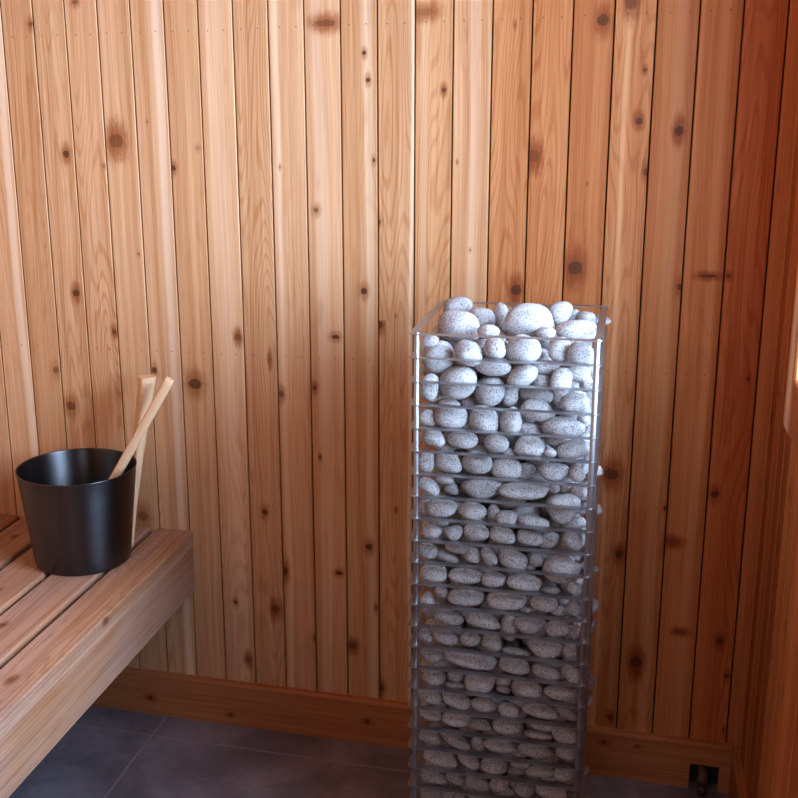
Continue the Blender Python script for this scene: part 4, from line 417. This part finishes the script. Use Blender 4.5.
from_bm('door_handle', bm, M_STEEL, door)

# ------------------------------------------------------------------ bench
bench = empty('sauna_bench', (-1.31, 1.0, 0)); tag(bench, 'long slatted cedar bench with weathered boards and a deep front board, along the left wall', 'bench')
ZB = .518; BY0, BY1 = -.49, 2.423
SL = [(-1.112, -1.015), (-1.234, -1.129), (-1.359, -1.251), (-1.485, -1.376), (-1.620, -1.498)]
SK = [[(.0565, 1.934, .006, 1, .5, .8), (-.006, 1.650, .0075, 1, .35, .8)], [(-.023, 1.849, .007, 1, .7, .7), (.02, 1.2, .007, 1, .7, .7)], [(.0, 2.0, .006, 1, .6, .6)], [(-.004, 2.289, .006, 1, .8, .7)], []]
STN = [(1.0, .97, .96), (.98, .95, .95), (1.0, .95, .93), (.95, .84, .74), (.92, .80, .68)]
for j, (xa, xb) in enumerate(SL):
    b = Boards(); xc = (xa + xb) / 2
    kn = [(k[0] if j else (-1.0069 - xc if n == 0 else -1.0693 - xc), k[1], k[2], k[3], k[4], k[5]) for n, k in enumerate(SK[j])]
    b.board((xc, BY0, ZB), X_, Y_, Z_, xb - xa, BY1 - BY0, .0375, .003, STN[j], 301 + j * 3.3, kn, v0=BY0)
    b.build('slat', M_BENCH, bench)
b = Boards()
b.board((-1.0165, BY0, (.358 + .4788) / 2), -Z_, Y_, X_, .4788 - .358, BY1 - BY0, .036, .003, (.96, .90, .87), 333.3, [(.02, 1.2, .008, 1, .7, .7)], v0=BY0)
b.build('front_board', M_BENCH, bench)
for yy in (2.36, 1.0, -.42):
    b = Boards(); b.board((-1.635, yy, .435), Y_, X_, Z_ * -1, .038, .58, .085, .003, (.9, .85, .8), 350 + yy, v0=0)
    o = b.build('crossbeam', M_BENCH, bench); o.location.z -= .04
for yy in (.25, -.42):
    b = Boards(); b.board((-1.073, yy, 0), X_, Z_, -Y_, .04, .4795, .08, .003, (.9, .85, .8), 360 + yy, v0=0); b.build('leg', M_BENCH, bench)

# ------------------------------------------------------------------ bucket and ladle
BX, BYC = -1.2028, 2.205; R0, R1, BHT = .1101, .1362, .2275
bucket = empty('sauna_bucket', (BX, BYC, ZB)); tag(bucket, 'black metal sauna bucket with an upright pale wooden handle, standing on the slatted bench', 'bucket')
bm = bmesh.new(); zz = ZB + .0006
def rr_(h): return R0 + (R1 - R0) * h / BHT
pr = [(0, zz + .004), (R0 - .014, zz + .004), (R0 - .012, zz), (R0 - .006, zz), (R0 - .0015, zz + .002), (rr_(.006), zz + .007), (rr_(.06), zz + .06), (rr_(.12), zz + .12), (rr_(.18), zz + .18), (rr_(.222), zz + .222), (R1 + .0006, zz + BHT - .003), (R1 + .0012, zz + BHT - .001), (R1 + .0004, zz + BHT),
      (R1 - .0016, zz + BHT - .0006), (R1 - .0022, zz + BHT - .004), (rr_(.18) - .002, zz + .18), (rr_(.12) - .002, zz + .12), (rr_(.06) - .002, zz + .06), (rr_(.012) - .002, zz + .012), (R0 - .010, zz + .007), (0, zz + .007)]
lathe(bm, pr, BX, BYC, 96); from_bm('bucket_body', bm, M_BLACK, bucket)
# upright stave: wedge widening to the top
def stave():
    ph = math.radians(46); u = Vector((math.cos(ph), math.sin(ph), 0)); tt = Vector((-u.y, u.x, 0))
    b = Boards(); v = []; secs = []
    N = 26; top = .932
    for i in range(N + 1):
        f = i / N; z = ZB + .004 + (top - ZB - .004) * f; hh = z - ZB
        rin = rr_(min(hh, BHT + .005)) + .0012 + max(0, hh - BHT) * .13 + max(0, hh - .1) * .012
        rad = .010 + .028 * f ** 1.4
        wid = .011 + .006 * f
        ring = []
        for k in range(20):
            a = 2 * math.pi * k / 20; ca, sa = math.cos(a), math.sin(a)
            e = lambda q: math.copysign(abs(q) ** .45, q)
            ring.append(Vector((BX, BYC, z)) + u * (rin + rad / 2 + e(ca) * rad / 2) + tt * (wid * e(sa)))
        secs.append(ring)
    return secs
def loft_wood(name, secs, mat, parent, seed):
    V = []; F = []; UV = []; n = len(secs[0]); L = [0]
    for i in range(1, len(secs)): L.append(L[-1] + (sum(secs[i], Vector()) / n - sum(secs[i-1], Vector()) / n).length)
    per = [0]
    for k in range(n): per.append(per[-1] + (secs[-1][(k + 1) % n] - secs[-1][k]).length)
    for s_ in secs: V += [tuple(p) for p in s_]
    for i in range(len(secs) - 1):
        for k in range(n):
            k2 = (k + 1) % n; F.append((i*n+k, i*n+k2, (i+1)*n+k2, (i+1)*n+k)); UV += [(per[k], L[i]), (per[k+1], L[i]), (per[k+1], L[i+1]), (per[k], L[i+1])]
    F.append(tuple(range(n))[::-1]); UV += [(.3 + .002*k, 0) for k in range(n)]
    e = (len(secs) - 1) * n; F.append(tuple(e + k for k in range(n))); UV += [(.3 + .002*k, .5) for k in range(n)]
    me = bpy.data.meshes.new(name); me.from_pydata(V, [], F); l = me.uv_layers.new(name='grain'); l.data.foreach_set('uv', [c for p in UV for c in p])
    for nm, val in (('tone', (1, 1, 1)), ('knot', (0, 0, 0)), ('knotp', (1, 0, 0)), ('sap', (0, .01, 0))):
        a = me.attributes.new(nm, 'FLOAT_VECTOR', 'FACE'); a.data.foreach_set('vector', list(map(float, val)) * len(F))
    a = me.attributes.new('seed', 'FLOAT', 'FACE'); a.data.foreach_set('value', [float(seed)] * len(F))
    bm = bmesh.new(); bm.from_mesh(me); bmesh.ops.recalc_face_normals(bm, faces=bm.faces)
    for f in bm.faces: f.smooth = len(f.verts) == 4
    bm.to_mesh(me); bm.free()
    return link(name, me, mat, parent)
o = loft_wood('bucket_handle', stave(), M_BAMBOO, bucket, 5.0); tag(o, 'pale wooden upright handle on the black bucket')
# ladle resting in the bucket
PR, PT = Vector((-1.1235, 2.246, .7180)), Vector((-.9900, 2.278, .9455))
dd = (PT - PR).normalized(); PB = PR - dd * .190
ladle = empty('sauna_ladle', PB); tag(ladle, 'pale wooden sauna ladle handle leaning over the rim of the black bucket', 'ladle')
secs = []; a_ = dd.cross(Y_).normalized(); b_ = dd.cross(a_)
Ltot = (PT - PB).length; Nn = 30
for i in range(Nn + 1):
    f = i / Nn; p = PB + dd * (Ltot * f); w_ = .0108 + .0006 * f; h_ = .0065
    if i in (0, Nn): w_ *= .82; h_ *= .82
    secs.append([p + a_ * (w_ * math.copysign(abs(math.cos(2*math.pi*k/16)) ** .7, math.cos(2*math.pi*k/16))) + b_ * (h_ * math.copysign(abs(math.sin(2*math.pi*k/16)) ** .7, math.sin(2*math.pi*k/16))) for k in range(16)])
loft_wood('ladle_handle', secs, M_BAMBOO, ladle, 9.0)
bm = bmesh.new(); cp = PB + Vector((-.004, -.02, -.018)); 
lathe(bm, [(0, cp.z - .02), (.020, cp.z - .018), (.030, cp.z - .006), (.034, cp.z + .014), (.0325, cp.z + .014), (.0285, cp.z - .004), (.019, cp.z - .016), (0, cp.z - .018)], cp.x, cp.y, 32)
from_bm('ladle_cup', bm, M_BLACK, ladle)

# ------------------------------------------------------------------ pipe in the baseboard notch
bm = bmesh.new(); px_, py_ = .2155, 2.385
tube(bm, [(px_, py_, .0002), (px_, py_, .030)], [.0092, .0092], 24)
tube(bm, [(px_, py_, .028), (px_, py_, .040), (px_, py_ + .004, .048), (px_, py_ + .012, .0515), (px_, py_ + .040, .052)], [.0122, .0122, .0120, .0115, .0112], 24)
tag(from_bm('floor_pipe', bm, M_PIPE), 'short dark brown elbow pipe entering the baseboard notch by the right corner', 'pipe')

# ------------------------------------------------------------------ heater cage
HX0, HX1, HY0, HY1 = -.371, -.040, 1.899, 2.236
heater = empty('sauna_heater', ((HX0 + HX1) / 2, (HY0 + HY1) / 2, 0)); tag(heater, 'tall steel cage sauna heater of stacked rings, full of grey stones', 'heater')
def ring_mesh():
    bm = bmesh.new(); W_, T_, rc = .0135, .0016, .010
    def loop(x0, x1, y0, y1, r):
        pts = []
        for cx, cy, a0 in ((x1 - r, y1 - r, 0), (x0 + r, y1 - r, 90), (x0 + r, y0 + r, 180), (x1 - r, y0 + r, 270)):
            for k in range(7): a = math.radians(a0 + 15 * k); pts.append((cx + r * math.cos(a), cy + r * math.sin(a)))
        return pts
    A = loop(HX0, HX1, HY0, HY1, rc); B = loop(HX0 + W_, HX1 - W_, HY0 + W_, HY1 - W_, .003)
    vs = [[bm.verts.new((x, y, z)) for x, y in L] for L in (A, B) for z in (-T_ / 2, T_ / 2)]
    n = len(A)
    for k in range(n):
        j = (k + 1) % n
        bm.faces.new((vs[0][k], vs[0][j], vs[1][j], vs[1][k])); bm.faces.new((vs[3][k], vs[3][j], vs[2][j], vs[2][k]))
        bm.faces.new((vs[1][k], vs[1][j], vs[3][j], vs[3][k])); bm.faces.new((vs[2][k], vs[2][j], vs[0][j], vs[0][k]))
    return bm
bm = ring_mesh(); first = from_bm('ring', bm, M_STEEL, heater, False)
base_loc = first.location.copy(); RP = .0430; RZ = 1.1480; NR = 25
for i in range(NR):
    o = first if i == 0 else first.copy()
    if i: COL.objects.link(o); o.parent = heater
    o.location = base_loc + Vector((0, 0, RZ - i * RP))
for x, y in ((-.3572, HY0 + .009), (-.0488, HY0 + .009), (-.3572, HY1 - .009), (-.0488, HY1 - .009)):
    bm = bmesh.new(); lathe(bm, [(0, .002), (.005, .002), (.005, RZ + .0016), (.0042, RZ + .0028), (0, RZ + .003)], x, y, 20); from_bm('post', bm, M_STEEL, heater)
bm = bmesh.new(); box_bm(bm, HX0 + .012, HX1 - .012, HY0 + .02, HY1 - .012, .012, .078, .006); from_bm('base_box', bm, M_STEELD, heater, False)
for x in (HX0 + .04, HX1 - .04):
    for y in (HY0 + .05, HY1 - .04):
        bm = bmesh.new(); lathe(bm, [(0, 0), (.016, 0), (.016, .008), (.010, .012), (0, .012)], x, y, 16); from_bm('foot', bm, M_STEELD, heater)

# ------------------------------------------------------------------ stones
def stone_mesh(k, sub):
    r = random.Random(100 + k); bm = bmesh.new(); bmesh.ops.create_icosphere(bm, subdivisions=sub, radius=1.0)
    ex = r.uniform(2.0, 2.4); ph = [r.uniform(0, 6.28) for _ in range(9)]
    am = [r.uniform(.03, .075) for _ in range(3)]; tap = r.uniform(-.16, .16); skew = r.uniform(-.12, .12)
    for v in bm.verts:
        d = v.co.normalized()
        n = (abs(d.x) ** ex + abs(d.y) ** ex + abs(d.z) ** ex) ** (-1 / ex)
        w = 1 + am[0] * math.sin(2.1 * d.x + 1.7 * d.z + ph[0]) + am[1] * math.sin(2.6 * d.y - 2.2 * d.x + ph[1]) + am[2] * math.sin(3.1 * d.z + 1.9 * d.y + ph[2])
        p = d * n * w; p.x *= 1 + tap * p.z; p.z += skew * p.x; v.co = p * .985
    # keep the extents at 1
    for i in range(3):
        lo, hi = min(v.co[i] for v in bm.verts), max(v.co[i] for v in bm.verts)
        for v in bm.verts: v.co[i] = (v.co[i] - (lo + hi) / 2) * 2 / (hi - lo)
    me = bpy.data.meshes.new('stone'); bm.to_mesh(me); bm.free()
    for p in me.polygons: p.use_smooth = True
    me.materials.append(M_STONE); return me
SHAPES = [stone_mesh(k, 4) for k in range(14)]
ORD = ['first', 'second', 'third', 'fourth', 'fifth', 'sixth', 'seventh', 'eighth', 'ninth', 'tenth', 'eleventh', 'twelfth', 'thirteenth', 'fourteenth', 'fifteenth', 'sixteenth', 'seventeenth', 'eighteenth', 'nineteenth', 'twentieth', 'twenty-first', 'twenty-second', 'twenty-third', 'twenty-fourth']
def parse(s):
    v = list(map(int, s.split())); return [v[i:i + 9] for i in range(0, len(v), 9)]
NAMED, HEAP = [(k, r) for k, d in STONES for r in parse(d)], parse(REST)
rows = {}
for idx, (k, r) in enumerate(NAMED):
    o = bpy.data.objects.new('heater_stone', SHAPES[(idx * 5 + r[0] % 7) % 14]); COL.objects.link(o)
    o.location = (r[0] / 1e4, r[1] / 1e4, r[2] / 1e4); o.scale = (r[3] / 1e4, r[4] / 1e4, r[5] / 1e4); o.rotation_euler = (r[6] / 1e3, r[7] / 1e3, r[8] / 1e3)
    o['category'] = 'stone'; o['group'] = 'grey stones stacked in the heater cage'
    w, d_, hz = o.scale
    ar = w / hz
    if k == 'i': ar = max(w, d_) / hz
    sh = 'long flat' if ar > 1.95 else 'oval' if ar > 1.35 else 'upright' if ar < .8 else 'round'
    sz = 'small ' if max(w, hz) < .0165 else 'large ' if max(w, hz) > .0275 else ''
    gap = int((RZ - o.location.z) / RP)
    if k == 't' or o.location.z > 1.126: key = ('t', 0 if o.location.y < 2.03 else 1 if o.location.y < 2.115 else 2)
    elif k == 's': key = ('s', gap)
    elif k == 'i' and o.location.x > -.088: key = ('r', gap)
    elif k == 'i': key = ('b', gap)
    else: key = ('f', gap)
    # order along the row as the camera sees it
    rows.setdefault(key, []).append((o, sh, sz))
for (kind, gap), lst in rows.items():
    lst.sort(key=lambda q: q[0].location.y if kind in 'rs' else q[0].location.x)
    for n, (o, sh, sz) in enumerate(lst):
        q = ORD[min(n, 23)]; gp = ORD[max(0, min(gap, 23))]
        if kind == 'f': s = f'{sz}{sh} speckled stone, {q} from left in the {gp} gap below the top ring'
        elif kind == 'b': s = f'shadowed {sh} stone behind the front stones, {q} from left in the {gp} gap'
        elif kind == 'r': s = f'{sh} stone at the cage right side, {q} from the front in {gp} gap'
        elif kind == 's': s = f'pale stone poking out of the cage right side, {gp} gap, {q}'
        else: s = f'{sz}{sh} pale stone on the open heap top, {q} from left in the {("front", "middle", "back")[gap]} row'
        o['label'] = s
bm = bmesh.new()
TMP = [stone_mesh(50 + k, 3) for k in range(4)]
for i, r in enumerate(HEAP):
    n0 = len(bm.verts); bm.from_mesh(TMP[i % 4]); bm.verts.ensure_lookup_table()
    mt = Matrix.LocRotScale(Vector((r[0], r[1], r[2])) / 1e4, Euler((r[6] / 1e3, r[7] / 1e3, r[8] / 1e3)), Vector((r[3], r[4], r[5])) / 1e4)
    bmesh.ops.transform(bm, matrix=mt, verts=bm.verts[n0:])
me = bpy.data.meshes.new('stone_fill'); bm.to_mesh(me); bm.free()
for p in me.polygons: p.use_smooth = True
me.materials.append(M_STONE)
o = bpy.data.objects.new('stone_fill', me); COL.objects.link(o)
tag(o, 'shadowed grey filler stones deep inside the heater cage, behind the front stones', 'stones', 'grey stones stacked in the heater cage', 'stuff')
